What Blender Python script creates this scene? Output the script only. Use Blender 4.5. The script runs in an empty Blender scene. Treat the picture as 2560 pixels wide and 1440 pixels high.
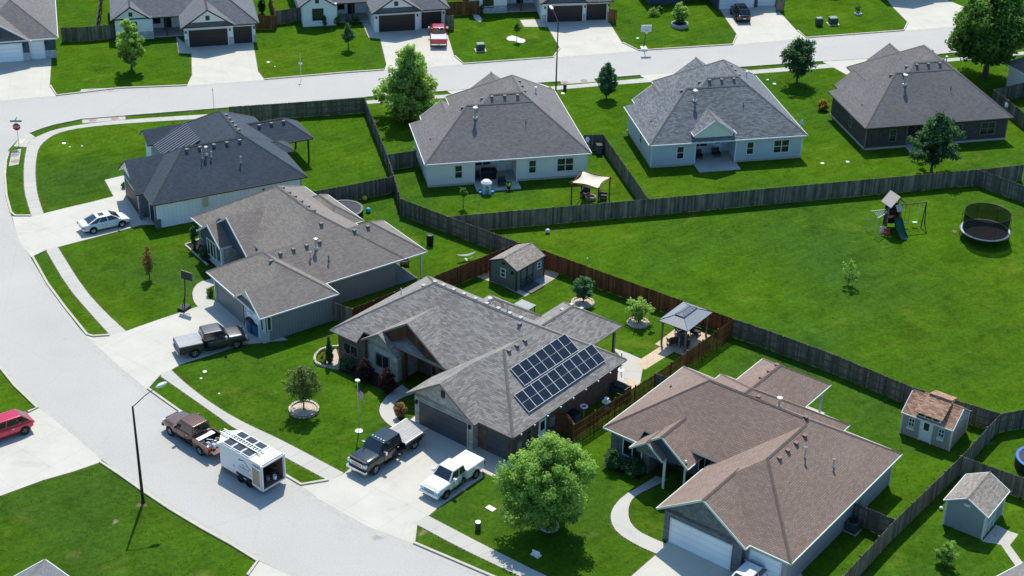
import bpy, math, random
from math import sin, cos, pi, radians, sqrt, atan2, hypot
from mathutils import Vector, Matrix, noise
random.seed(7)
C = bpy.context.scene.collection
# ---------------- camera model (fitted to the photograph), used to turn survey pixels into ground points
FPX, PIT, ROL, HC = 4107.5, 0.50958, -0.02251, 72.0
_f = Vector((0, cos(PIT), -sin(PIT))); _r0 = Vector((1, 0, 0)); _d0 = Vector((0, -sin(PIT), -cos(PIT)))
_r = cos(ROL)*_r0 + sin(ROL)*_d0; _d = -sin(ROL)*_r0 + cos(ROL)*_d0
def W(px, py, z=0.0):
    d = _r*((px-1280)/FPX) + _d*((py-720)/FPX) + _f
    t = (z-HC)/d.z
    return Vector((d.x*t, d.y*t, z))
# ---------------- object helpers
def tag(o, label=None, cat=None, group=None, kind=None):
    if label: o['label'] = label
    if cat: o['category'] = cat
    if group: o['group'] = group
    if kind: o['kind'] = kind
    return o
def empty(name, loc=(0,0,0), rz=0, label=None, cat=None, group=None):
    o = bpy.data.objects.new(name, None); C.objects.link(o)
    o.location = loc; o.rotation_euler = (0, 0, rz); o.empty_display_size = .3
    return tag(o, label, cat, group)
def copy_tree(o, parent=None):
    c = o.copy(); C.objects.link(c); c.parent = parent
    for ch in list(o.children):
        copy_tree(ch, c)
    return c
class MB:
    """collects polygons; UVs default to metres measured in the plane of each polygon"""
    def __init__(s): s.v = []; s.f = []; s.m = []; s.uv = []; s.T = None
    def poly(s, pts, m=0, uv=None):
        P = [Vector(p) for p in pts]
        if s.T is not None: P = [s.T @ p for p in P]
        if uv is None:
            n = Vector((0, 0, 0))
            for i in range(len(P)):
                a, b = P[i], P[(i+1) % len(P)]
                n += Vector(((a.y-b.y)*(a.z+b.z), (a.z-b.z)*(a.x+b.x), (a.x-b.x)*(a.y+b.y)))
            if n.length < 1e-12: return
            n.normalize()
            if abs(n.z) > .995: u, w = Vector((1, 0, 0)), Vector((0, 1, 0))
            else:
                u = Vector((-n.y, n.x, 0)).normalized(); w = n.cross(u)
            uv = [(p.dot(u), p.dot(w)) for p in P]
        i0 = len(s.v); s.v += [tuple(p) for p in P]
        s.f.append(tuple(range(i0, i0+len(P)))); s.m.append(m); s.uv += list(uv)
    def hexa(s, b, t, m=0):
        n = len(b)
        s.poly(list(reversed(b)), m); s.poly(t, m)
        for i in range(n):
            j = (i+1) % n; s.poly([b[i], b[j], t[j], t[i]], m)
    def box(s, x0, x1, y0, y1, z0, z1, m=0):
        if x0 > x1: x0, x1 = x1, x0
        if y0 > y1: y0, y1 = y1, y0
        q = [(x0, y0), (x1, y0), (x1, y1), (x0, y1)]
        s.hexa([(x, y, z0) for x, y in q], [(x, y, z1) for x, y in q], m)
    def cbox(s, c, sx, sy, sz, m=0):
        s.box(c[0]-sx/2, c[0]+sx/2, c[1]-sy/2, c[1]+sy/2, c[2]-sz/2, c[2]+sz/2, m)
    def tube(s, pts, rs, n=8, m=0, cap=True):
        P = [Vector(p) for p in pts]
        if not hasattr(rs, '__len__'): rs = [rs]*len(P)
        rings = []
        for i, p in enumerate(P):
            d = (P[min(i+1, len(P)-1)]-P[max(i-1, 0)]).normalized()
            a = Vector((0, 0, 1)) if abs(d.z) < .95 else Vector((1, 0, 0))
            u = d.cross(a).normalized(); w = u.cross(d)
            rings.append([p+(u*cos(2*pi*k/n)+w*sin(2*pi*k/n))*rs[i] for k in range(n)])
        for i in range(len(P)-1):
            for k in range(n):
                j = (k+1) % n
                s.poly([rings[i][k], rings[i+1][k], rings[i+1][j], rings[i][j]], m)
        if cap:
            s.poly(rings[0], m); s.poly(list(reversed(rings[-1])), m)
    def lathe(s, prof, c=(0, 0, 0), n=16, m=0):
        c = Vector(c)
        R = [[c+Vector((r*cos(2*pi*k/n), r*sin(2*pi*k/n), z)) for k in range(n)] for r, z in prof]
        for i in range(len(R)-1):
            for k in range(n):
                j = (k+1) % n
                if prof[i][0] < 1e-6: s.poly([R[i][k], R[i+1][j], R[i+1][k]][::-1], m)
                elif prof[i+1][0] < 1e-6: s.poly([R[i][k], R[i][j], R[i+1][k]], m)
                else: s.poly([R[i][k], R[i][j], R[i+1][j], R[i+1][k]], m)
    def sphere(s, c, r, n=12, m=0, sq=1.0):
        k = n//2
        s.lathe([(r*sin(pi*i/k) if 0 < i < k else 0, -r*cos(pi*i/k)*sq) for i in range(k+1)], c, n, m)
    def prism(s, pts, z0, z1, m=0):
        s.hexa([(x, y, z0) for x, y in pts], [(x, y, z1) for x, y in pts], m)
    def build(s, name, mats, parent=None, smooth=False, weld=False, loc=None):
        me = bpy.data.meshes.new(name); me.from_pydata(s.v, [], s.f)
        if not isinstance(mats, (list, tuple)): mats = [mats]
        for x in mats: me.materials.append(x)
        me.polygons.foreach_set('material_index', s.m)
        ul = me.uv_layers.new(name='UVMap')
        flat = [c for q in s.uv for c in q]; ul.data.foreach_set('uv', flat)
        if weld:
            import bmesh
            bm = bmesh.new(); bm.from_mesh(me); bmesh.ops.remove_doubles(bm, verts=bm.verts, dist=1e-4)
            bmesh.ops.recalc_face_normals(bm, faces=bm.faces); bm.to_mesh(me); bm.free()
        if smooth: me.polygons.foreach_set('use_smooth', [True]*len(me.polygons))
        me.update()
        o = bpy.data.objects.new(name, me); C.objects.link(o)
        if parent is not None: o.parent = parent
        if loc is not None: o.location = loc
        return o
# ---------------- node materials
class NT:
    def __init__(s, name):
        s.mat = bpy.data.materials.new(name); s.mat.use_nodes = True
        s.nt = s.mat.node_tree; s.nt.nodes.clear()
        s.out = s.n('ShaderNodeOutputMaterial'); s.bs = s.n('ShaderNodeBsdfPrincipled')
        s.l(s.bs.outputs[0], s.out.inputs[0])
    def n(s, t, **k):
        x = s.nt.nodes.new(t)
        for a, b in k.items(): setattr(x, a, b)
        return x
    def l(s, a, b): s.nt.links.new(a, b)
    def uv(s, sx=1, sy=1, rot=0, obj=False):
        t = s.n('ShaderNodeTexCoord'); m = s.n('ShaderNodeMapping')
        m.inputs['Scale'].default_value = (sx, sy, sx if obj else 1); m.inputs['Rotation'].default_value = (0, 0, rot)
        s.l(t.outputs['Object' if obj else 'UV'], m.inputs[0]); return m.outputs[0]
    def noise(s, vec, scale, detail=3, rough=.55, dist=0):
        x = s.n('ShaderNodeTexNoise'); x.inputs['Scale'].default_value = scale; x.inputs['Detail'].default_value = detail
        x.inputs['Roughness'].default_value = rough; x.inputs['Distortion'].default_value = dist
        if vec is not None: s.l(vec, x.inputs['Vector'])
        return x.outputs['Fac']
    def ramp(s, fac, stops, interp='LINEAR'):
        r = s.n('ShaderNodeValToRGB'); r.color_ramp.interpolation = interp; e = r.color_ramp.elements
        while len(e) < len(stops): e.new(.5)
        for q, (p, c) in zip(e, stops):
            q.position = p; q.color = (c, c, c, 1) if not hasattr(c, '__len__') else (*c, 1)
        s.l(fac, r.inputs[0]); return r.outputs[0]
    def mix(s, fac, a, b, mode='MIX'):
        x = s.n('ShaderNodeMix', data_type='RGBA', blend_type=mode)
        for i, v in ((0, fac), (6, a), (7, b)):
            if hasattr(v, 'links'): s.l(v, x.inputs[i])
            elif hasattr(v, '__len__'): x.inputs[i].default_value = (*v, 1)
            else: x.inputs[i].default_value = v
        return x.outputs[2]
    def math(s, op, a, b=None):
        x = s.n('ShaderNodeMath', operation=op)
        for i, v in enumerate((a, b)):
            if v is None: continue
            if hasattr(v, 'links'): s.l(v, x.inputs[i])
            else: x.inputs[i].default_value = v
        return x.outputs[0]
    def bump(s, h, st=.3, d=.02):
        b = s.n('ShaderNodeBump'); b.inputs['Strength'].default_value = st; b.inputs['Distance'].default_value = d
        s.l(h, b.inputs['Height']); s.l(b.outputs[0], s.bs.inputs['Normal'])
    def fin(s, col, rough=.8, metal=0, spec=.3, coat=0):
        if hasattr(col, 'links'): s.l(col, s.bs.inputs['Base Color'])
        else: s.bs.inputs['Base Color'].default_value = (*col, 1)
        if hasattr(rough, 'links'): s.l(rough, s.bs.inputs['Roughness'])
        else: s.bs.inputs['Roughness'].default_value = rough
        s.bs.inputs['Metallic'].default_value = metal; s.bs.inputs['Specular IOR Level'].default_value = spec
        s.bs.inputs['Coat Weight'].default_value = coat; s.bs.inputs['Coat Roughness'].default_value = .05
        return s.mat
def sc(c, k): return tuple(min(1, x*k) for x in c)
def plain(name, col, rough=.6, metal=0, spec=.3, coat=0, var=.12, scale=3):
    t = NT(name); v = t.uv(obj=True)
    f = t.ramp(t.noise(v, scale, 4), [(.3, sc(col, 1-var)), (.7, sc(col, 1+var))])
    return t.fin(f, rough, metal, spec, coat)
def shingle(name, col, alt, streak=.3, row=.145, wid=.34):
    t = NT(name); v = t.uv()
    b = t.n('ShaderNodeTexBrick'); b.offset = .5
    for k, x in (('Scale', 1), ('Brick Width', wid), ('Row Height', row), ('Mortar Size', .011), ('Mortar Smooth', .4), ('Bias', 0)):
        b.inputs[k].default_value = x
    t.l(v, b.inputs['Vector'])
    b.inputs['Color1'].default_value = (*sc(col, 1-streak), 1); b.inputs['Color2'].default_value = (*sc(alt, 1+streak), 1)
    b.inputs['Mortar'].default_value = (*sc(col, .45), 1)
    n1 = t.noise(t.uv(.16, .22), 1.0, 5, .6)
    c = t.mix(1.0, b.outputs['Color'], t.ramp(n1, [(.3, .90), (.7, 1.08)]), 'MULTIPLY')
    n2 = t.noise(t.uv(1.6, 7), 1.8, 2)
    c = t.mix(1.0, c, t.ramp(n2, [(.3, .90), (.7, 1.1)]), 'MULTIPLY')
    n3 = t.noise(t.uv(2.2, .12), 1, 3)
    c = t.mix(1.0, c, t.ramp(n3, [(.3, .94), (.7, 1.05)]), 'MULTIPLY')
    t.bump(b.outputs['Fac'], .35, -.01)
    t.bs.inputs['Sheen Weight'].default_value = .12; t.bs.inputs['Sheen Roughness'].default_value = .4
    return t.fin(c, .92, spec=.18)
def lined(name, col, period, axis='v', depth=.55, rough=.6, width=.10, var=.07):
    """siding / metal standing seams / door panel grooves: thin darker lines every `period` metres"""
    t = NT(name); tc = t.n('ShaderNodeTexCoord'); sx = t.n('ShaderNodeSeparateXYZ'); t.l(tc.outputs['UV'], sx.inputs[0])
    a = sx.outputs['Y' if axis == 'v' else 'X']
    fr = t.math('FRACT', t.math('DIVIDE', a, period))
    ln = t.ramp(fr, [(0, depth), (width, 1.0), (.93, 1.0), (1, depth)])
    big = t.ramp(t.noise(t.uv(.4, .4), 1, 4), [(.3, 1-var), (.7, 1+var)])
    c = t.mix(1.0, t.mix(1.0, tuple(col), ln, 'MULTIPLY'), big, 'MULTIPLY')
    return t.fin(c, rough, spec=.3)
def brickmat(name, c1, c2, mort, bw=.2, rh=.075, ms=.008, bump=.4):
    t = NT(name); b = t.n('ShaderNodeTexBrick')
    for k, x in (('Scale', 1), ('Brick Width', bw), ('Row Height', rh), ('Mortar Size', ms), ('Bias', -.1)): b.inputs[k].default_value = x
    t.l(t.uv(), b.inputs['Vector'])
    b.inputs['Color1'].default_value = (*c1, 1); b.inputs['Color2'].default_value = (*c2, 1); b.inputs['Mortar'].default_value = (*mort, 1)
    c = t.mix(1.0, b.outputs['Color'], t.ramp(t.noise(t.uv(), 2.2, 4), [(.3, .75), (.7, 1.2)]), 'MULTIPLY')
    t.bump(b.outputs['Fac'], bump, -.01)
    return t.fin(c, .9, spec=.2)
def concrete(name, col, joint=3.2, rot=0, var=.07, jd=.82, jw=.012):
    t = NT(name); v = t.uv(1, 1, rot)
    f1 = t.ramp(t.noise(t.uv(), .35, 6, .6), [(.3, 1-var), (.7, 1+var)])
    f2 = t.ramp(t.noise(t.uv(), 14, 3), [(.25, .93), (.75, 1.06)])
    f3 = t.ramp(t.noise(t.uv(), .22, 7, .75, 1.5), [(.55, 1), (.72, .86)])
    c = t.mix(1.0, t.mix(1.0, t.mix(1.0, tuple(col), f1, 'MULTIPLY'), f2, 'MULTIPLY'), f3, 'MULTIPLY')
    if joint:
        b = t.n('ShaderNodeTexBrick'); b.offset = 0
        for k, x in (('Scale', 1), ('Brick Width', joint), ('Row Height', joint), ('Mortar Size', jw*1.6), ('Mortar Smooth', .3)): b.inputs[k].default_value = x
        b.inputs['Color1'].default_value = b.inputs['Color2'].default_value = (1, 1, 1, 1); b.inputs['Mortar'].default_value = (jd, jd, jd, 1)
        t.l(v, b.inputs['Vector']); c = t.mix(1.0, c, b.outputs['Color'], 'MULTIPLY')
    return t.fin(c, .9, spec=.2)
def fencewood(name, col, plank=.15, var=.35):
    t = NT(name); tc = t.n('ShaderNodeTexCoord'); sx = t.n('ShaderNodeSeparateXYZ'); t.l(tc.outputs['UV'], sx.inputs[0])
    fl = t.math('FLOOR', t.math('DIVIDE', sx.outputs['X'], plank))
    wn = t.n('ShaderNodeTexWhiteNoise', noise_dimensions='1D'); t.l(fl, wn.inputs['W'])
    f = t.ramp(wn.outputs['Value'], [(0, 1-var), (1, 1+var)])
    g = t.ramp(t.noise(t.uv(1.2, .5), 1.5, 5), [(.3, .66), (.7, 1.28)])
    fr = t.math('FRACT', t.math('DIVIDE', sx.outputs['X'], plank))
    ln = t.ramp(fr, [(0, .35), (.08, 1), (.92, 1), (1, .35)])
    c = t.mix(1.0, t.mix(1.0, t.mix(1.0, tuple(col), f, 'MULTIPLY'), g, 'MULTIPLY'), ln, 'MULTIPLY')
    return t.fin(c, .85, spec=.2)
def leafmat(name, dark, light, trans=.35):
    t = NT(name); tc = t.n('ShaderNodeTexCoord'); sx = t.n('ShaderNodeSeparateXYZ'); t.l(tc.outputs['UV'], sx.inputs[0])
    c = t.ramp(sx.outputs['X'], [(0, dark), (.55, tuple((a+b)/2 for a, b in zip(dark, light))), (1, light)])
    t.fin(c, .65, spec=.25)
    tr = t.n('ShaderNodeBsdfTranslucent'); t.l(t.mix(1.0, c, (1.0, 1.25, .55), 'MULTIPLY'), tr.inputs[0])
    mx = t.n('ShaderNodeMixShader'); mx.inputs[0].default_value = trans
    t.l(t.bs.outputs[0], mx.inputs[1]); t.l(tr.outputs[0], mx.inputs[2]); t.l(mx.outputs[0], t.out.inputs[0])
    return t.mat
def grassmat():
    t = NT('lawn_grass'); tc = t.n('ShaderNodeTexCoord'); ob = tc.outputs['Object']
    big = t.noise(ob, .055, 4, .55); med = t.noise(ob, .42, 6, .68, .6); fine = t.noise(ob, 3.0, 5, .75); vf = t.noise(ob, 11, 3, .7)
    base = t.ramp(big, [(.30, (.041, .098, .013)), (.5, (.052, .120, .007)), (.70, (.074, .138, .008))])
    c = t.mix(1.0, base, t.ramp(med, [(.28, .66), (.5, 1.0), (.76, 1.30)]), 'MULTIPLY')
    c = t.mix(1.0, c, t.ramp(fine, [(.25, .58), (.5, 1), (.78, 1.45)]), 'MULTIPLY')
    c = t.mix(1.0, c, t.ramp(vf, [(.25, .62), (.75, 1.38)]), 'MULTIPLY')
    # dry, yellowing spots
    dry = t.ramp(t.noise(ob, .22, 6, .75, .6), [(.58, 0), (.72, .40)])
    c = t.mix(dry, c, (.19, .20, .035))
    # mowing passes, slightly bent
    mp = t.n('ShaderNodeMapping'); mp.inputs['Rotation'].default_value = (0, 0, radians(52)); t.l(ob, mp.inputs[0])
    wv = t.n('ShaderNodeTexWave'); wv.inputs['Scale'].default_value = .30; wv.inputs['Distortion'].default_value = 3.5; wv.inputs['Detail'].default_value = 2; wv.inputs['Detail Scale'].default_value = .4
    t.l(mp.outputs[0], wv.inputs['Vector'])
    c = t.mix(1.0, c, t.ramp(wv.outputs['Fac'], [(0, .955), (1, 1.04)]), 'MULTIPLY')
    for (px, py, rad, amt) in ((288,1305,.9,.9),(180,1385,2.0,.35),(2385,578,1.0,.8),(2500,520,1.5,.6),(2520,560,1.3,.5),(1058,1330,1.3,.85),(2132,604,.9,.35),(2030,825,1.4,.35),(2480,1108,1.4,.5),(1480,1335,1.5,.35),(355,1262,1.2,.7),(145,130,1.6,.35),(215,200,1.4,.45),(1330,90,3.2,.35),(1560,95,2.2,.3),(1600,960,1.2,.6),(1080,330,2.0,.2),(505,1440,2.5,.4),(60,1290,3,.2)):
        q = W(px, py); vm = t.n('ShaderNodeVectorMath', operation='DISTANCE'); t.l(ob, vm.inputs[0]); vm.inputs[1].default_value = q
        dd = t.math('ADD', t.math('DIVIDE', vm.outputs['Value'], rad), t.math('MULTIPLY', t.noise(ob, 1.1, 4, .7), 1.3))
        c = t.mix(t.ramp(dd, [(.62, amt), (1.0, 0)]), c, (.33, .27, .15) if amt > .6 else (.20, .20, .05))
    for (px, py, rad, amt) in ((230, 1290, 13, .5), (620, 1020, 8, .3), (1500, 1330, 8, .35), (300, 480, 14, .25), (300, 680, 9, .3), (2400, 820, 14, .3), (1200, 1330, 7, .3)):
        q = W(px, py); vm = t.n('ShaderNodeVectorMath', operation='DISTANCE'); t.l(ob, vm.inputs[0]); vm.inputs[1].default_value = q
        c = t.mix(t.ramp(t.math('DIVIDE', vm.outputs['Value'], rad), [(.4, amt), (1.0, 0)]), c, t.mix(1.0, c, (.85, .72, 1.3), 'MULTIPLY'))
    t.bump(t.noise(ob, 9, 5, .8), .9, .05)
    return t.fin(c, .95, spec=.0)
def asphaltmat():
    t = NT('street_concrete'); tc = t.n('ShaderNodeTexCoord'); ob = tc.outputs['Object']
    c = t.ramp(t.noise(ob, .12, 6, .6), [(.3, (.428, .412, .382)), (.7, (.474, .455, .420))])
    c = t.mix(1.0, c, t.ramp(t.noise(ob, 7, 4, .8), [(.25, .86), (.75, 1.12)]), 'MULTIPLY')
    st = t.ramp(t.noise(ob, .5, 6, .75, 1.0), [(.60, 1.0), (.76, .87)])
    c = t.mix(1.0, c, st, 'MULTIPLY')
    vo = t.n('ShaderNodeTexVoronoi', feature='DISTANCE_TO_EDGE'); vo.inputs['Scale'].default_value = .085; t.l(t.n('ShaderNodeTexCoord').outputs['Object'], vo.inputs['Vector'])
    cr = t.ramp(vo.outputs['Distance'], [(0, .94), (.005, 1.0)])
    c = t.mix(1.0, c, cr, 'MULTIPLY')
    for (px, py, rad, amt, col) in ((945,1342,1.0,.55,(.26,.22,.17)),(660,1010,1.6,.12,(.3,.3,.3)),(520,960,1.2,.14,(.3,.3,.3)),(330,1050,1.4,.12,(.3,.3,.3)),(150,880,2.0,.1,(.3,.3,.3)),(620,1280,1.8,.12,(.3,.3,.3)),(1050,172,2.5,.12,(.3,.3,.3)),(1700,150,2.5,.12,(.3,.3,.3))):
        q = W(px, py); vm = t.n('ShaderNodeVectorMath', operation='DISTANCE'); t.l(ob, vm.inputs[0]); vm.inputs[1].default_value = q
        dd = t.math('ADD', t.math('DIVIDE', vm.outputs['Value'], rad), t.math('MULTIPLY', t.noise(ob, 1.6, 4, .7), .9))
        c = t.mix(t.ramp(dd, [(.6, amt), (1.0, 0)]), c, col)
    return t.fin(c, .9, spec=.2)
M = {}
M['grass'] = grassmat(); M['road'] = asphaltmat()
CON = (.535, .51, .445)
M['drive'] = concrete('driveway_concrete', CON, 3.4, radians(38))
M['driven'] = concrete('driveway_concrete_far', (.54, .51, .44), 3.4, radians(-13))
M['walk'] = concrete('sidewalk_concrete', (.47, .455, .405), 1.5, 0, .06, .6, .014)
M['path'] = concrete('path_concrete', (.49, .475, .425), 0)
M['curb'] = plain('curb_concrete', (.50, .46, .38), .9, var=.1)
M['gutter'] = plain('gutter_concrete', (.435, .42, .375), .9, var=.08)
M['slabtan'] = concrete('tan_paver', (.58, .45, .31), .6, 0, .08, .8)
M['patio'] = concrete('patio_concrete', (.50, .47, .42), 2.4)
M['rust'] = plain('rusty_iron', (.34, .23, .20), .8)
M['roofS'] = shingle('shingle_weathered', (.265, .238, .215), (.30, .278, .255), .22, .145, .45)
M['roofB'] = shingle('shingle_brown', (.265, .188, .150), (.295, .212, .170), .07)
M['roofM'] = shingle('shingle_taupe', (.245, .21, .182), (.272, .235, .205), .09)
M['roofA'] = shingle('shingle_charcoal', (.058, .074, .094), (.066, .084, .106), .07)
M['roofC'] = shingle('shingle_grey_brown', (.200, .183, .178), (.225, .205, .197), .10)
M['roofD'] = shingle('shingle_grey_blue', (.165, .178, .192), (.20, .21, .215), .24, .15, .4)
M['roofE'] = shingle('shingle_dark_brown', (.185, .170, .165), (.20, .186, .18), .10)
M['roofH'] = shingle('shingle_slate', (.16, .165, .178), (.18, .185, .195), .10)
M['roofT'] = shingle('shingle_tan', (.27, .235, .20), (.32, .28, .24), .18, .13, .3)
M['roofR'] = shingle('shingle_terracotta', (.33, .19, .125), (.44, .27, .18), .28, .13, .3)
M['capS'] = plain('ridge_cap_grey', (.17, .155, .145), .95); M['capB'] = plain('ridge_cap_brown', (.17, .12, .10), .95)
M['capA'] = plain('ridge_cap_dark', (.07, .075, .085), .95); M['capM'] = plain('ridge_cap_taupe', (.19, .165, .15), .95)
M['trimw'] = plain('white_trim_paint', (.74, .76, .74), .5, var=.04); M['trimb'] = plain('dark_trim_paint', (.05, .045, .045), .5)
M['trimt'] = plain('taupe_trim_paint', (.20, .18, .16), .6); M['trimg'] = plain('pale_green_trim', (.62, .70, .62), .5, var=.04)
M['white'] = plain('white_paint', (.84, .87, .88), .5, var=.05); M['black'] = plain('black_paint', (.015, .015, .018), .5)
M['whitebb'] = lined('white_board_siding', (.88, .92, .94), .4, 'u', .80)
M['lap_w'] = lined('pale_lap_siding', (.80, .79, .72), .16, 'u', .75); M['lap_g'] = lined('grey_blue_siding', (.52, .58, .62), .2, 'u', .78)
M['lap_m'] = lined('grey_vertical_siding', (.23, .245, .25), .3, 'u', .6); M['lap_n'] = lined('navy_siding', (.06, .09, .13), .18, 'v', .6)
M['lap_s'] = lined('shed_siding_green_grey', (.17, .185, .165), .2, 'u', .8); M['lap_b'] = lined('shed_siding_beige', (.44, .40, .34), .22, 'u', .85)
M['lap_l'] = lined('shed_siding_grey', (.30, .335, .345), .2, 'u', .85)
M['lap_bb'] = lined('grey_lap_siding', (.36, .37, .38), .18, 'v', .75)
M['brickE'] = brickmat('dark_brick', (.085, .062, .055), (.12, .09, .08), (.10, .09, .085))
M['brickS'] = brickmat('brown_brick', (.13, .075, .06), (.19, .12, .095), (.14, .12, .11))
M['stoneS'] = brickmat('light_ledge_stone', (.38, .36, .32), (.55, .53, .48), (.34, .31, .27), .38, .13, .012)
M['stoneB'] = brickmat('slate_stone', (.13, .15, .17), (.22, .24, .25), (.13, .14, .15), .34, .12, .01)
M['stoneW'] = brickmat('pale_stone', (.45, .46, .46), (.60, .61, .61), (.40, .40, .40), .3, .12, .01)
M['gdark'] = lined('dark_garage_panel', (.035, .03, .03), .53, 'v', .4, .45, .05)
M['gslate'] = lined('slate_garage_panel', (.085, .085, .088), .53, 'v', .5, .5, .05)
M['ggrey'] = lined('grey_garage_panel', (.17, .185, .195), .53, 'v', .6, .5, .05)
M['gwhite'] = lined('white_garage_panel', (.88, .93, .96), .53, 'v', .72, .5, .06)
M['glass'] = plain('window_glass', (.018, .024, .026), .06, spec=.8, var=.3, scale=.8)
M['glassc'] = plain('car_glass', (.016, .020, .022), .05, spec=.9, coat=.5, var=.2)
M['wooddk'] = fencewood('brown_cladding', (.085, .042, .025), .2)
M['fgrey'] = fencewood('weathered_fence_wood', (.195, .170, .135), var=.42); M['fbrown'] = fencewood('stained_fence_wood', (.22, .085, .036), var=.4)
M['fpost'] = plain('fence_post_wood', (.13, .12, .10), .9); M['fpostb'] = plain('stained_post_wood', (.19, .085, .035), .9)
M['metalr'] = lined('standing_seam_metal', (.16, .17, .20), .42, 'u', .35, .5, .22)
M['galv'] = plain('galvanised_metal', (.55, .58, .58), .35, .7); M['vent'] = plain('roof_vent_plastic', (.16, .155, .15), .6)
M['ventw'] = plain('pale_roof_vent', (.46, .44, .42), .6); M['ventb'] = plain('brown_roof_vent', (.22, .12, .10), .6)
M['barkl'] = plain('bark', (.10, .078, .06), .95, var=.3, scale=8)
M['leafM'] = leafmat('leaf_mid', (.03, .085, .014), (.18, .32, .06), .5); M['leafL'] = leafmat('leaf_bright', (.04, .12, .018), (.44, .60, .16), .55)
M['leafY'] = leafmat('leaf_yellow_green', (.055, .14, .018), (.50, .62, .19), .6); M['leafD'] = leafmat('leaf_dark', (.02, .062, .022), (.10, .20, .08), .4)
M['leafB'] = leafmat('leaf_blue_green', (.028, .085, .035), (.15, .29, .14), .45); M['leafR'] = leafmat('leaf_rust', (.10, .07, .025), (.46, .25, .12), .4)
M['leafP'] = leafmat('leaf_burgundy', (.012, .008, .008), (.05, .022, .016), .2); M['leafO'] = leafmat('leaf_olive', (.04, .08, .018), (.24, .28, .09), .45)
M['leafG'] = leafmat('leaf_gold', (.14, .10, .01), (.50, .34, .03), .3)
M['tyre'] = plain('tyre_rubber', (.012, .012, .013), .85); M['rim'] = plain('alloy_rim', (.45, .46, .47), .3, .8)
M['rimd'] = plain('dark_rim', (.12, .12, .13), .3, .7); M['chrome'] = plain('chrome', (.75, .76, .78), .12, .95, var=.03)
M['redlens'] = plain('red_lens', (.45, .02, .03), .2, spec=.6); M['lens'] = plain('clear_lens', (.65, .68, .70), .12, spec=.8)
M['plastic'] = plain('black_plastic', (.022, .022, .024), .5); M['seat'] = plain('dark_cushion', (.05, .05, .055), .8)
M['gravel'] = plain('pale_gravel', (.50, .40, .30), .95, var=.35, scale=9); M['gravelw'] = plain('white_gravel', (.66, .63, .57), .95, var=.15, scale=12)
M['ringstone'] = brickmat('edging_stone', (.52, .48, .38), (.68, .64, .52), (.22, .2, .16), .3, .2, .03)
M['mulch'] = plain('dark_mulch', (.03, .022, .018), .95, var=.3, scale=10)
def carpaint(name, col, rough=.28, metal=.35): return plain(name, col, rough, metal, .5, .8, var=.02)
# ---------------- roofs
def clip(poly, ax, v, keep_less):
    out = []
    for i in range(len(poly)):
        a, b = poly[i], poly[(i+1) % len(poly)]
        ia = (a[ax] <= v) if keep_less else (a[ax] >= v); ib = (b[ax] <= v) if keep_less else (b[ax] >= v)
        if ia: out.append(a)
        if ia != ib:
            t = (v-a[ax])/(b[ax]-a[ax]); out.append(tuple(a[k]+(b[k]-a[k])*t for k in range(3)))
    return out
def minus_rect(poly, r):
    x0, x1, y0, y1 = r; res = []
    p = clip(poly, 0, x0, True)
    if len(p) > 2: res.append(p)
    p = clip(poly, 0, x1, False)
    if len(p) > 2: res.append(p)
    m = clip(clip(poly, 0, x0, False), 0, x1, True) if len(clip(poly, 0, x0, False)) > 2 else []
    if len(m) > 2:
        for q in (clip(m, 1, y0, True), clip(m, 1, y1, False)):
            if len(q) > 2: res.append(q)
    return res
class Blk:
    """hip / gable roof block: plan rectangle, ridge axis, end types, eave height, pitch"""
    def __init__(s, x0, x1, y0, y1, ax='x', ends='hh', ze=2.75, p=.667, cuts=(), skip='', th=.17, gw=None, go=.45):
        s.__dict__.update(locals()); del s.__dict__['s']
    def z(s, x, y):
        if not (s.x0 <= x <= s.x1 and s.y0 <= y <= s.y1): return -9
        if s.ax == 'y': d = [x-s.x0, s.x1-x]; e = [y-s.y0, s.y1-y]
        else: d = [y-s.y0, s.y1-y]; e = [x-s.x0, s.x1-x]
        if s.ends[0] == 'h': d.append(e[0])
        if s.ends[1] == 'h': d.append(e[1])
        return s.ze+s.p*min(d)
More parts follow.
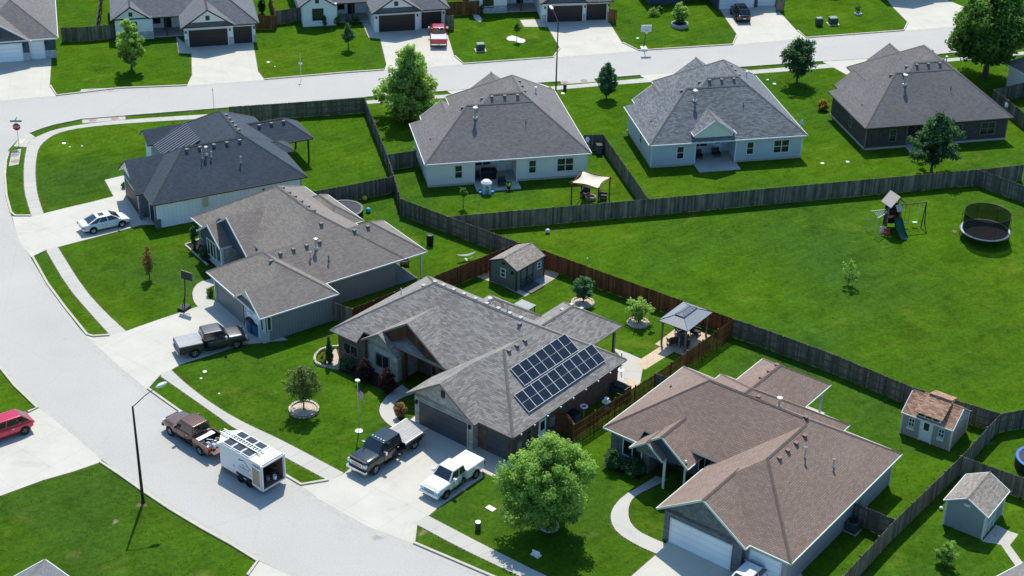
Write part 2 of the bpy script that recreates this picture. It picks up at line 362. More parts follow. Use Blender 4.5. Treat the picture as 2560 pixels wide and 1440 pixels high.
def roof(blocks, mats, parent, name='roof', capw=.26, gut=.065):
    mb = MB()
    for i, b in enumerate(blocks):
        e = .004*i
        x0, x1, y0, y1, ze = b.x0-e, b.x1+e, b.y0-e, b.y1+e, b.ze+e*.5
        sw = b.ax == 'x'
        if sw: x0, x1, y0, y1 = y0, y1, x0, x1          # work with the ridge along Y, swap back at the end
        f = (lambda q: (q[1], q[0], q[2])) if sw else (lambda q: q)
        h = (x1-x0)/2; xc = (x0+x1)/2; zr = ze+b.p*h
        a0 = y0+(h if b.ends[0] == 'h' else 0); a1 = y1-(h if b.ends[1] == 'h' else 0)
        if a0 > a1: a0 = a1 = (a0+a1)/2
        faces = [[(x0, y1, ze), (x0, y0, ze), (xc, a0, zr), (xc, a1, zr)], [(x1, y0, ze), (x1, y1, ze), (xc, a1, zr), (xc, a0, zr)]]
        if b.ends[0] == 'h': faces.append([(x0, y0, ze), (x1, y0, ze), (xc, a0, zr)])
        if b.ends[1] == 'h': faces.append([(x1, y1, ze), (x0, y1, ze), (xc, a1, zr)])
        for F in faces:
            pl = [f(q) for q in F]
            if sw: pl = pl[::-1]
            ps = [pl]
            for r in b.cuts:
                ps = [q for p_ in ps for q in minus_rect(p_, r)]
            for p_ in ps:
                lo = [(q[0], q[1], q[2]-b.th) for q in p_]
                mb.poly(p_, 0); mb.poly(lo[::-1], 2)
                for k in range(len(p_)):
                    j = (k+1) % len(p_)
                    if (Vector(p_[k])-Vector(p_[j])).length > 1e-4: mb.poly([lo[k], lo[j], p_[j], p_[k]], 1)
        lines = [((xc, a0, zr), (xc, a1, zr))] if 'r' not in b.skip else []
        for (cx, cy, k) in ((x0, y0, 'a'), (x1, y0, 'b'), (x0, y1, 'c'), (x1, y1, 'd')):
            en = b.ends[0] if cy == y0 else b.ends[1]
            if en != 'h': continue
            q = f((cx, cy, ze)); key = ('0' if abs(q[0]-(b.x0-e)) < .1 else '1')+('0' if abs(q[1]-(b.y0-e)) < .1 else '1')
            if key in b.skip: continue
            lines.append(((cx, cy, ze), (xc, a0 if cy == y0 else a1, zr)))
        for p0, p1 in lines:
            P0, P1 = Vector(f(p0)), Vector(f(p1)); L = (P1-P0).length
            if L < .3: continue
            d = (P1-P0)/L; s_ = Vector((-d.y, d.x, 0)).normalized()*capw/2; dz = Vector((0, 0, .045)); dr = Vector((0, 0, -.06))
            n = max(1, int(L/.45))
            for k in range(n):      # overlapping cap shingles
                A = P0+d*(L*k/n); B = P0+d*(L*(k+1)/n); up = Vector((0, 0, .012))
                mb.poly([A+s_+dr, A+dz, B+dz+up, B+s_+dr+up], 3); mb.poly([A+dz, A-s_+dr, B-s_+dr+up, B+dz+up], 3)
    for i, b in enumerate(blocks):      # gutters on the eaves, barge strips on the rakes
        if gut <= 0: break
        e = .004*i; x0, x1, y0, y1 = b.x0-e, b.x1+e, b.y0-e, b.y1+e; ze = b.ze+e*.5
        others = [o for o in blocks if o is not b]
        def hid(x, y, z, k=.12): return any(o.z(x, y) > z+k for o in others) or any(r[0] < x < r[1] and r[2]-.2 < y < r[3] for r in b.cuts)
        ev = []
        lo_h, hi_h = b.ends[0] == 'h', b.ends[1] == 'h'
        if b.ax == 'y' or lo_h: ev.append(((x0, y1), (x0, y0), (-1, 0)))
        if b.ax == 'y' or hi_h: ev.append(((x1, y0), (x1, y1), (1, 0)))
        if b.ax == 'x' or lo_h: ev.append(((x0, y0), (x1, y0), (0, -1)))
        if b.ax == 'x' or hi_h: ev.append(((x1, y1), (x0, y1), (0, 1)))
        for p, q, n_ in ev:
            L = hypot(q[0]-p[0], q[1]-p[1]); k = max(1, int(L/.5))
            for j in range(k):
                a = (p[0]+(q[0]-p[0])*j/k, p[1]+(q[1]-p[1])*j/k); c = (p[0]+(q[0]-p[0])*(j+1)/k, p[1]+(q[1]-p[1])*(j+1)/k)
                mx_, my_ = (a[0]+c[0])/2, (a[1]+c[1])/2
                if hid(mx_-n_[0]*.05, my_-n_[1]*.05, ze): continue
                o1 = (n_[0]*gut, n_[1]*gut); zt_ = ze-.015
                mb.poly([(a[0], a[1], zt_), (a[0]+o1[0], a[1]+o1[1], zt_), (c[0]+o1[0], c[1]+o1[1], zt_), (c[0], c[1], zt_)], 1)
                mb.poly([(a[0]+o1[0], a[1]+o1[1], zt_-.11), (c[0]+o1[0], c[1]+o1[1], zt_-.11), (c[0]+o1[0], c[1]+o1[1], zt_), (a[0]+o1[0], a[1]+o1[1], zt_)], 1)
        h_ = (x1-x0)/2 if b.ax == 'y' else (y1-y0)/2
        for en in (0, 1):
            if b.ends[en] == 'h': continue
            for sd in (0, 1):
                k = max(1, int(h_/.4)); w_ = .06
                for j in range(k):
                    t0, t1 = h_*j/k, h_*(j+1)/k; z0_, z1_ = ze+b.p*t0+.012, ze+b.p*t1+.012
                    if b.ax == 'y':
                        yy = y0 if en == 0 else y1; ins = w_ if en == 0 else -w_; xx = (lambda t: x0+t) if sd == 0 else (lambda t: x1-t)
                        if hid(xx((t0+t1)/2), yy-(.03 if en else -.03), (z0_+z1_)/2, -.09): continue
                        P4 = [(xx(t0), yy, z0_), (xx(t1), yy, z1_), (xx(t1), yy+ins, z1_), (xx(t0), yy+ins, z0_)]
                    else:
                        xx = x0 if en == 0 else x1; ins = w_ if en == 0 else -w_; yf = (lambda t: y0+t) if sd == 0 else (lambda t: y1-t)
                        if hid(xx-(.03 if en else -.03), yf((t0+t1)/2), (z0_+z1_)/2, -.09): continue
                        P4 = [(xx, yf(t0), z0_), (xx, yf(t1), z1_), (xx+ins, yf(t1), z1_), (xx+ins, yf(t0), z0_)]
                    A_, B_, C_ = Vector(P4[0]), Vector(P4[1]), Vector(P4[2])
                    if (B_-A_).cross(C_-B_).z < 0: P4 = P4[::-1]
                    mb.poly(P4, 1)
    return mb.build(name, mats, parent)
def gable_wall(mb, b, end, inset=.4, m=0, th=.12, x_in=.4, z0=None):
    """triangular wall below a gable end of block b"""
    h = (b.x1-b.x0)/2 if b.ax == 'y' else (b.y1-b.y0)/2
    lo, hi, c = (b.x0, b.x1, (b.x0+b.x1)/2) if b.ax == 'y' else (b.y0, b.y1, (b.y0+b.y1)/2)
    zt = b.ze+b.p*h-b.th-.01; zb = b.ze+b.p*x_in-b.th-.01; z0 = zb-.35 if z0 is None else z0
    pos = (b.y0 if b.ax == 'y' else b.x0)+inset if end == 0 else (b.y1 if b.ax == 'y' else b.x1)-inset
    pr = [(lo+x_in, z0), (hi-x_in, z0), (hi-x_in, zb), (c, zt), (lo+x_in, zb)]
    d = th if end == 0 else -th
    if b.ax == 'y':
        A = [(q, pos, z) for q, z in pr]; B = [(q, pos+d, z) for q, z in pr]
    else:
        A = [(pos, q, z) for q, z in pr]; B = [(pos+d, q, z) for q, z in pr]
    if (end == 0) == (b.ax == 'y'): mb.hexa(B[::-1], A[::-1], m)
    else: mb.hexa(B, A, m)
# ---------------- things on walls.   face = (axis, value, sign): the wall plane and its outward direction
def fbox(mb, face, a0, a1, z0, z1, d0, d1, m=0):
    ax, v, sg = face
    if ax == 'y': mb.box(a0, a1, v+sg*d0, v+sg*d1, z0, z1, m)
    else: mb.box(v+sg*d0, v+sg*d1, a0, a1, z0, z1, m)
def window(root, face, a0, a1, z0, z1, fm='trimw', split=1, mid=True, fw=.09):
    mb = MB()
    for q in ((a0, a1, z0, z0+fw), (a0, a1, z1-fw, z1), (a0, a0+fw, z0+fw, z1-fw), (a1-fw, a1, z0+fw, z1-fw)): fbox(mb, face, *q, -.02, .06)
    w = a1-a0
    for k in range(1, split):
        c = a0+w*k/split; fbox(mb, face, c-fw*.45, c+fw*.45, z0+fw, z1-fw, -.02, .055)
    if mid: fbox(mb, face, a0+fw, a1-fw, (z0+z1)/2-.03, (z0+z1)/2+.03, -.02, .05)
    o = mb.build('window', M[fm], root)
    g = MB(); fbox(g, face, a0+fw*.5, a1-fw*.5, z0+fw*.5, z1-fw*.5, 0, .02); g.build('pane', M['glass'], o)
    return o
def garage(root, face, a0, a1, h=2.15, m='gdark', fm='trimw', name='garage_door'):
    mb = MB(); fbox(mb, face, a0, a1, 0.02, h, -.02, .03)
    o = mb.build(name, M[m], root)
    f = MB(); fbox(f, face, a0-.12, a0, .02, h+.12, -.02, .06); fbox(f, face, a1, a1+.12, .02, h+.12, -.02, .06); fbox(f, face, a0, a1, h, h+.12, -.02, .06)
    f.build('door_frame', M[fm], o); return o
def door(root, face, a0, a1, m='white', h=2.1):
    mb = MB(); fbox(mb, face, a0, a1, .1, h, -.02, .05); o = mb.build('door', M[m], root)
    g = MB(); fbox(g, face, a0+.2, a1-.2, 1.1, h-.2, .04, .065); g.build('pane', M['glass'], o)
    k = MB(); fbox(k, face, a1-.14, a1-.08, 1.0, 1.06, .05, .12); k.build('handle', M['chrome'], o); return o
def walllamp(root, face, a, z=2.0):
    mb = MB(); fbox(mb, face, a-.08, a+.08, z-.14, z+.14, 0, .17); return mb.build('wall_lantern', M['black'], root)
def post(root, x, y, h=2.62, w=.16, m='trimw', base=None):
    mb = MB(); mb.box(x-w/2, x+w/2, y-w/2, y+w/2, 0, h, 0)
    if base: mb.box(x-w, x+w, y-w, y+w, 0, .9, 1)
    return mb.build('porch_post', [M[m], M[base or m]], root)
_vents = {}
def vent(root, blocks, x, y, m='vent'):
    z = max(b.z(x, y) for b in blocks)
    if m not in _vents:
        mb = MB(); mb.box(-.15, .15, -.15, .15, -.26, .06); mb.box(-.19, .19, -.19, .19, .06, .13)
        o = mb.build('roof_vent', M[m], root); _vents[m] = o.data
    else:
        o = bpy.data.objects.new('roof_vent', _vents[m]); C.objects.link(o); o.parent = root
    o.location = (x, y, z+.06); o.scale = (.82, .82, .82); return o
def pipe(root, blocks, x, y, h=.7, r=.06, m='galv', hat=True, hatm=None):
    z = max(b.z(x, y) for b in blocks); mb = MB()
    mb.lathe([(r*2.2, -.12), (r*2, .06), (r, .12), (r, h)], (0, 0, 0), 10)
    if hat: mb.lathe([(r*1.9, h-.04), (r*2.1, h+.05), (0, h+.13)], (0, 0, 0), 10, 1)
    else: mb.lathe([(r, h), (0, h)], (0, 0, 0), 10)
    return mb.build('vent_pipe', [M[m], M[hatm or m]], root, loc=(x, y, z))
def dish(root, x, y, z, rz=0):
    mb = MB(); mb.tube([(0, 0, -.3), (0, 0, .35), (.1, -.1, .5)], .025, 6)
    n = 12; c = Vector((.1, -.12, .62)); a = Vector((-.45, -.75, .5)).normalized(); u = a.cross(Vector((0, 0, 1))).normalized(); w = u.cross(a)
    rim = [c+(u*cos(2*pi*k/n)*.36+w*sin(2*pi*k/n)*.42)+a*.06 for k in range(n)]
    for k in range(n): mb.poly([c, rim[k], rim[(k+1) % n]])
    mb.tube([c-w*.4, c+a*.45], .015, 5)
    o = mb.build('satellite_dish', M['galv'], root, loc=(x, y, z)); o.rotation_euler.z = rz; o.scale = (.62, .62, .75); return o
def walls(root, rects, mat, name='wall', h=2.8):
    for r in rects:
        m = M[r[5]] if len(r) > 5 and r[5] else mat; hh = r[4] if len(r) > 4 and r[4] else h
        mb = MB(); mb.box(r[0], r[1], r[2], r[3], -.05, hh); mb.build(name, m, root)
def trimcorner(root, pts, m='trimw', h=2.7, w=.1):
    for x, y in pts:
        mb = MB(); mb.box(x-w/2, x+w/2, y-w/2, y+w/2, 0, h); mb.build('corner_trim', M[m], root)
def downspout(root, x, y, h=2.6, m='trimw'):
    mb = MB(); mb.box(x-.04, x+.04, y-.04, y+.04, .1, h); return mb.build('downspout', M[m], root)
def gutterline(root, runs, m, z=2.66):
    mb = MB()
    for (xa, ya, xb, yb) in runs:
        a = Vector((xa, ya, z)); b = Vector((xb, yb, z)); d = (b-a).normalized(); s = Vector((d.y, -d.x, 0))*.11
        mb.hexa([a, b, b+s, a+s], [a+Vector((0, 0, .1)), b+Vector((0, 0, .1)), b+s*1.1+Vector((0, 0, .1)), a+s*1.1+Vector((0, 0, .1))])
    mb.build('gutter', M[m], root)
def uplane(x, y): return x, y
# =============== the houses =================
def house(org, ang, label): return empty('house', (org[0], org[1], 0), radians(ang), label, 'house')
# ---- solar-panel house (centre)
r = house((-14.89, 116.22), -38.21, 'grey brick and stone house with a large rack of solar panels on its roof')
BS = [Blk(0, 21.25, 0, 12.17, cuts=[(3.0, 12.5, -1, .87)], skip='10'), Blk(11.2, 21.25, -2.42, 5.5, 'y', 'hg', skip='00r'),
      Blk(11.2, 17.95, -3.05, 1.5, 'y', 'gg', skip='r'), Blk(3.0, 12.5, .87, 5, 'y', 'gg', skip='r'), Blk(3.0, 7.1, .35, 1.5, 'y', 'gg', skip='r'),
      Blk(11.85, 17.85, 8, 16.3, 'y', 'gh'), Blk(6.3, 12.2, 8, 13.1, 'x', 'hh')]
roof(BS, [M['roofS'], M['trimt'], M['wooddk'], M['capS']], r)
walls(r, [(.45, 3.45, .45, 11.7, 2.8, 'brickS'), (3.45, 6.75, .8, 11.6, 2.8, 'stoneS'), (6.75, 11.6, 3.2, 5.0, 4.4, 'brickS'), (6.7, 11.6, 5.0, 11.65, 2.8, 'brickS'),
          (11.6, 17.5, -2.55, 5, 2.8, 'stoneS'), (17.5, 20.8, -1.95, 11.72, 2.8, 'brickS'), (11.6, 17.5, 5, 11.68, 2.8, 'brickS')], M['brickS'])
mb = MB(); gable_wall(mb, BS[2], 0, .5); mb.build('gable_wall', M['stoneS'], r)
mb = MB(); gable_wall(mb, BS[4], 0, .45); mb.build('gable_wall', M['stoneS'], r)
mb = MB()   # timber A-frame over the porch
b = BS[3]; zt = b.ze+b.p*4.75-.18
for sx in (-1, 1):
    c = 7.75; e = 4.6*sx
    mb.hexa([(c, .95, zt-1.15), (c+e, .95, b.ze-1.05), (c+e, 1.1, b.ze-1.05), (c, 1.1, zt-1.15)][::sx], [(c, .95, zt), (c+e, .95, b.ze-.05), (c+e, 1.1, b.ze-.05), (c, 1.1, zt)][::sx])
mb.build('porch_gable', M['wooddk'], r)
garage(r, ('y', -2.55, -1), 12.1, 16.95, 2.2, 'gslate', 'stoneS'); garage(r, ('y', -1.95, -1), 18.35, 20.45, 2.15, 'gslate', 'brickS')
window(r, ('y', .8, -1), 4.35, 5.85, .7, 2.0, 'trimt', 2, False); window(r, ('y', .45, -1), 1.0, 2.7, .8, 1.9, 'trimt', 2, False)
window(r, ('y', 3.2, -1), 8.3, 8.9, .3, 2.2, 'trimt', 1, False); door(r, ('y', 3.2, -1), 9.2, 10.2, 'wooddk')
walllamp(r, ('y', -2.55, -1), 11.85, 2.0); walllamp(r, ('y', -2.55, -1), 17.22, 2.0)
mb = MB(); fbox(mb, ('y', -2.55, -1), 14.35, 14.7, 3.5, 4.1, 0, .08); mb.build('gable_vent', M['wooddk'], r)
post(r, 7.1, 1.3, 2.9, .3, 'wooddk'); post(r, 12.2, 15.9, 2.6, .2, 'trimt'); post(r, 17.4, 15.9, 2.6, .2, 'trimt')
window(r, ('x', 20.8, 1), -.3, .4, .9, 2.1, 'trimt'); door(r, ('x', 20.8, 1), 1.3, 2.2, 'white')
mb = MB(); fbox(mb, ('x', 20.8, 1), 2.7, 3.2, .9, 1.7, 0, .15); mb.build('meter_box', M['galv'], r); mb = MB(); fbox(mb, ('x', 20.8, 1), -1.3, -.9, .8, 1.5, 0, .14); mb.build('meter_box', M['galv'], r)
for x, y in ((16.53, 2.87), (16.53, 3.87), (16.53, 4.87)): vent(r, BS, x, y)
vent(r, BS, 15.3, 5.7)
for x in (5.6, 6.5, 7.6, 8.7, 9.9, 11.1, 12.3, 13.5, 14.6): vent(r, BS, x, 6.75, 'ventw')
vent(r, BS, 4.8, 6.2, 'ventw'); pipe(r, BS, 9.6, 9.0, .55, .09, hatm='white'); pipe(r, BS, 10.5, 8.6, .4, .05); pipe(r, BS, 2.2, 6.3, .5, .04); vent(r, BS, 14.1, 14.2, 'ventw'); vent(r, BS, 14.1, 12.9, 'ventw'); vent(r, BS, 14.85, 14.6, 'ventw'); pipe(r, BS, 13.0, 7.0, .5, .04, 'vent', False)
mb = MB()
for k in range(9): mb.cbox((21.42, -1.6+k*1.62, 2.66), .09, .12, .1)
mb.build('eave_light', M['lens'], r)
# solar panels: two rows on the right-hand slope
M['cell'] = None
t = NT('solar_cell'); f1 = t.ramp(t.noise(t.uv(), .7, 3), [(.3, (.010, .015, .025)), (.7, (.017, .024, .037))]); M['cell'] = t.fin(f1, .25, .0, .35, .15)
_sx = cos(math.atan(.667)); _dx, _dz = _sx, -.667*_sx
def panel_proto():
    mb = MB(); w, l, h = 1.0, 1.74, .05
    def P(a, b, z): return (b*_dx + z*.55, a, b*_dz + z*_sx)
    def bar(a0, a1, b0, b1, z0, z1, m): mb.hexa([P(a0, b0, z0), P(a0, b1, z0), P(a1, b1, z0), P(a1, b0, z0)], [P(a0, b0, z1), P(a0, b1, z1), P(a1, b1, z1), P(a1, b0, z1)], m)
    fw = .034
    bar(0, w, 0, fw, .09, .15, 1); bar(0, w, l-fw, l, .09, .15, 1); bar(0, fw, fw, l-fw, .09, .15, 1); bar(w-fw, w, fw, l-fw, .09, .15, 1)
    bar(fw, w-fw, l/2-.008, l/2+.008, .1, .148, 1); bar(fw, w-fw, fw, l-fw, .09, .14, 0); return mb
pp = None; Z = lambda x: 2.75+.667*(21.25-x)
for (x, y0, n) in ((17.58, 1.72, 7), (19.14, .28, 10)):
    for k in range(n):
        yy = y0+k*(6.88/7 if n == 7 else 9.86/10)
        if pp is None: pp = panel_proto().build('solar_panel', [M['cell'], plain('panel_frame', (.68, .70, .70), .5)], r); o = pp
        else: o = bpy.data.objects.new('solar_panel', pp.data); C.objects.link(o); o.parent = r
        o.location = (x-.05, yy, Z(x)+.02)
# ---- brown house, lower right
r = house((7.11, 102.82), -37.28, 'brown shingled house with white garage doors beside the curved front path')
BB = [Blk(0, 19.05, 0, 11.2, cuts=[(3.05, 9.4, -1, .9)], skip='10'), Blk(8.7, 19.05, -5.32, 5.3, 'y', 'hg', skip='00'), Blk(8.7, 15.86, -5.9, -1.2, 'y', 'gg'),
      Blk(3.05, 7.85, -.6, 2.9, 'y', 'gg', p=.75), Blk(3.05, 5.9, -.95, 1.2, 'y', 'gg', p=.75), Blk(2.92, 14.23, 5.6, 12.12, 'y', 'gh'), Blk(4.3, 10.4, 8.5, 16.3, 'y', 'gh')]
roof(BB, [M['roofB'], M['trimg'], M['trimw'], M['capB']], r)
walls(r, [(.45, 3.9, .45, 10.7, 2.8, 'stoneB'), (3.9, 9.1, 2.5, 4.5, 4.1, 'stoneB'), (3.9, 9.1, 4.5, 10.75, 2.8, 'stoneB'), (9.1, 15.4, -5.45, 6, 2.8, 'stoneB'), (15.4, 18.6, -4.9, 10.72, 2.8, 'lap_bb'), (3.4, 13.8, 6, 11.65, 2.8, 'lap_bb')], M['stoneB'])
mb = MB(); gable_wall(mb, BB[2], 0, .45); mb.build('gable_wall', M['stoneB'], r)
mb = MB(); gable_wall(mb, BB[3], 0, .3); mb.build('gable_wall', M['lap_n'], r)
mb = MB(); gable_wall(mb, BB[4], 0, .25); mb.build('gable_wall', M['stoneB'], r)
garage(r, ('y', -5.45, -1), 9.75, 14.55, 2.05, 'gwhite'); garage(r, ('y', -4.9, -1), 15.85, 18.1, 2.05, 'gwhite')
window(r, ('y', .45, -1), 1.55, 3.3, .75, 2.2, 'trimw', 2, False, .08); window(r, ('y', 2.5, -1), 7.0, 8.6, .7, 2.1, 'trimw', 3, False, .06); door(r, ('y', 2.5, -1), 5.0, 5.95, 'black')
post(r, 5.75, -.35, 2.8, .13, 'trimw'); post(r, 7.5, -.3, 3.2, .13, 'trimw'); downspout(r, 5.95, -.55, 2.6); downspout(r, 18.7, 10.5)
post(r, 4.8, 15.9, 2.6, .16, 'trimw'); post(r, 9.95, 15.9, 2.6, .16, 'trimw')
mb = MB(); mb.box(4.2, 10.3, 11.7, 16.2, 0, .1); mb.build('patio_slab', M['patio'], r)
for y in (.72, 1.91, 3.09, 4.31): vent(r, BB, 14.36, y, 'ventb')
vent(r, BB, 13.6, 5.75, 'ventb'); vent(r, BB, 9.3, 6.4, 'ventb')
for y in (15.0, 13.8, 12.6): vent(r, BB, 7.0, y-1.6, 'ventb')
pipe(r, BB, 15.25, 2.84, .8, .06); pipe(r, BB, 16.77, 4.48, .6, .06); pipe(r, BB, 10.8, 6.9, .75, .1, hatm='white'); pipe(r, BB, 1.9, 6.2, .2, .05, 'vent', False)
mb = MB(); fbox(mb, ('x', 18.6, 1), 5.6, 6.0, .8, 1.5, 0, .14); mb.build('meter_box', M['galv'], r)
# ---- taupe house, middle left
r = house((-16.04, 124.10), -53.24, 'taupe shingled house with grey vertical siding behind the dark grey pickup')
BM = [Blk(-17.9, 0, -4, 8, cuts=[(-14.8, -7.2, -5, -2.6)], skip='10'), Blk(-7.4, 0, -3.9, 10.42, 'y', 'gh', skip='r'), Blk(-7.64, 2.2, -7.6, -.1, 'x', 'hh', skip='10'),
      Blk(-2.4, 2.2, -7.75, -5, 'y', 'gg', skip='r'), Blk(-15.2, -6.8, -3.8, .6, 'y', 'gg', skip='r'), Blk(-15.2, -10.8, -4.75, -1.9, 'y', 'gg', skip='r'), Blk(-15.0, -8.4, 5.0, 8.9, 'x', 'hh')]
roof(BM, [M['roofM'], M['trimw'], M['trimw'], M['capM']], r)
walls(r, [(-17.45, -14.9, -3.55, 7.5, 2.8, 'lap_m'), (-14.9, -11.15, -4.3, 7.45, 2.8, 'stoneW'), (-11.15, -7.2, -.9, 1.0, 4.1, 'lap_n'), (-11.15, -7.2, 1.0, 7.5, 2.8, 'lap_m'), (-7.2, -.42, -1, 7.3, 2.8, 'lap_m'), (-7.2, 1.78, -7.15, -.5, 2.8, 'lap_m')], M['lap_m'])
mb = MB(); gable_wall(mb, BM[3], 0, .5); mb.build('gable_wall', M['lap_w'], r)
mb = MB(); gable_wall(mb, BM[4], 0, .35); mb.build('gable_wall', M['lap_n'], r)
mb = MB(); gable_wall(mb, BM[5], 0, .35); mb.build('gable_wall', M['lap_n'], r)
garage(r, ('y', -7.15, -1), -6.6, -1.9, 2.1, 'ggrey', 'lap_m'); garage(r, ('y', -7.15, -1), -1.1, 1.05, 2.1, 'gwhite')
mb = MB(); mb.box(-14.95, -11.1, -4.36, -4.29, .9, 2.78); mb.build('bay_panel', M['lap_n'], r)
window(r, ('y', -4.36, -1), -14.0, -12.2, .75, 2.45, 'trimw', 3, False); window(r, ('y', -3.55, -1), -17.1, -16.2, .8, 2.1, 'trimw', 1, False); window(r, ('y', -3.55, -1), -16.05, -15.1, .8, 2.1, 'trimw', 1, False)
mb = MB(); mb.box(-11.3, -11.08, -4.45, -4.2, 0, 2.75); mb.build('corner_trim', M['trimw'], r)
mb = MB(); mb.box(1.35, 1.85, -7.32, -6.7, 0, 1.0); mb.build('stone_pier', M['stoneW'], r)
window(r, ('y', -7.15, -1), 1.25, 1.75, 1.05, 2.4, 'trimw', 1, False, .07); trimcorner(r, [(1.8, -7.1), (-1.4, -7.2), (-7.15, -7.15)])
window(r, ('x', 1.78, 1), -6.9, -6.45, 1.05, 2.4, 'trimw', 1, False, .07)
for x in (-.35, -6.7): post(r, x, 10.0, 2.6, .14, 'trimw')
mb = MB(); mb.box(-7.0, -.3, 7.3, 9.6, 0, .12); mb.build('patio_slab', M['gslate'], r)  # slab coloured dark slate to imitate the shade under the porch roof
for y in (-2.6, -1.3, 0, 1.3): vent(r, BM, -3.25, y)
vent(r, BM, -2.2, -4.1); vent(r, BM, -3.3, 4.9); vent(r, BM, -3.3, 6.3); vent(r, BM, -4.6, 2.3)
for x in (-11.8, -10.6, -9.6, -8.4, -7.2, -6.2): vent(r, BM, x, 2.5)
pipe(r, BM, -2.9, .7, .9, .1); pipe(r, BM, -2.3, -.2, .5, .06); pipe(r, BM, -1.6, 1.2, .5, .05, 'vent')
mb = MB(); mb.box(.2, .9, -7.9, -7.6, 2.5, 2.6); mb.build('eave_light', M['lens'], r)
# ---- charcoal house, upper left
r = house((-34.05, 138.34), -62.91, 'white sided house with charcoal roof and metal porch roof on the street corner')
BA = [Blk(-9.2, 0, 0, 15.45, 'y', 'hh', p=.7, skip='11'), Blk(-9.2, -2.8, -.8, 3.4, 'y', 'gg', p=.7, skip='r'), Blk(-16, 0, 5.15, 15.45, 'x', 'hh', p=.7, skip='10'),
      Blk(-16.5, -13.5, 3.3, 8, 'y', 'gg', p=.7, skip='r'), Blk(-13.2, -8.4, 12.5, 19.2, 'y', 'gh', p=.7), Blk(-9.0, -6.2, 13.4, 16.4, 'y', 'gh', p=.5)]
roof(BA, [M['roofA'], M['trimb'], M['trimw'], M['capA']], r)
mb = MB(); q = [(-13.62, 3.95, 2.72), (-8.7, 3.95, 2.72), (-8.7, 7.5, 4.5), (-13.62, 7.5, 4.5)]
mb.hexa([(a, b_, c-.08) for a, b_, c in q], q); 
for k in range(12):
    x = -13.55+k*.435; mb.hexa([(x, 3.95, 2.72), (x+.06, 3.95, 2.72), (x+.06, 7.5, 4.5), (x, 7.5, 4.5)], [(x, 3.95, 2.80), (x+.06, 3.95, 2.80), (x+.06, 7.5, 4.58), (x, 7.5, 4.58)])
mb.build('metal_roof', M['metalr'], r)
walls(r, [(-8.78, -3.2, -.4, 15.0, 2.8, 'stoneB'), (-8.75, -.42, .45, 15.02, 2.8, 'whitebb'), (-15.6, -8.8, 7.0, 15.0, 2.8, 'whitebb'), (-16.1, -13.9, 3.75, 8, 2.8, 'whitebb')], M['whitebb'])
for b_, m_ in ((BA[1], 'whitebb'), (BA[3], 'whitebb')):
    mb = MB(); gable_wall(mb, b_, 0, .42); mb.build('gable_wall', M[m_], r)
garage(r, ('y', -.4, -1), -8.4, -3.6, 2.15, 'gdark', 'trimw'); garage(r, ('y', .45, -1), -2.6, -.9, 2.1, 'gdark', 'trimw')
mb = MB(); mb.box(-.95, -.3, .33, .8, 0, .95); mb.build('stone_pier', M['stoneB'], r); mb = MB(); mb.box(-3.3, -2.75, -.55, -.2, 0, .95); mb.build('stone_pier', M['stoneB'], r)
mb = MB(); fbox(mb, ('x', -.42, 1), 4.95, 5.5, 1.4, 2.3, 0, .16); mb.build('meter_box', M['galv'], r)
mb = MB(); fbox(mb, ('x', -.42, 1), 11.0, 11.2, 1.2, 2.1, 0, .12); mb.build('utility_box', M['trimb'], r)
downspout(r, -.5, .4, 2.6, 'trimb'); downspout(r, -.45, 14.95, 2.6, 'trimb')
window(r, ('y', 7.0, -1), -12.6, -11.2, .7, 2.1, 'trimb', 2, False); door(r, ('y', 7.0, -1), -10.6, -9.7, 'black')
for x, y in ((-8.8, 18.8), (-12.8, 18.8), (-8.8, 16.6)): post(r, x, y, 2.6, .16, 'trimb')
for y in (4.9, 6.2, 7.6, 8.9, 10.2): vent(r, BA, -4.25, y)
for x in (-6.0, -7.0, -8.0, -9.0, -10.0): vent(r, BA, x, 10.7)
for y in (14.2, 15.5, 16.8): vent(r, BA, -10.4, y)
pipe(r, BA, -3.6, 6.6, .75, .08, hatm='white'); pipe(r, BA, -3.3, 6.1, .9, .05, hat=False); pipe(r, BA, -3.3, 7.0, .5, .05); pipe(r, BA, -2.3, 9.6, .6, .05)
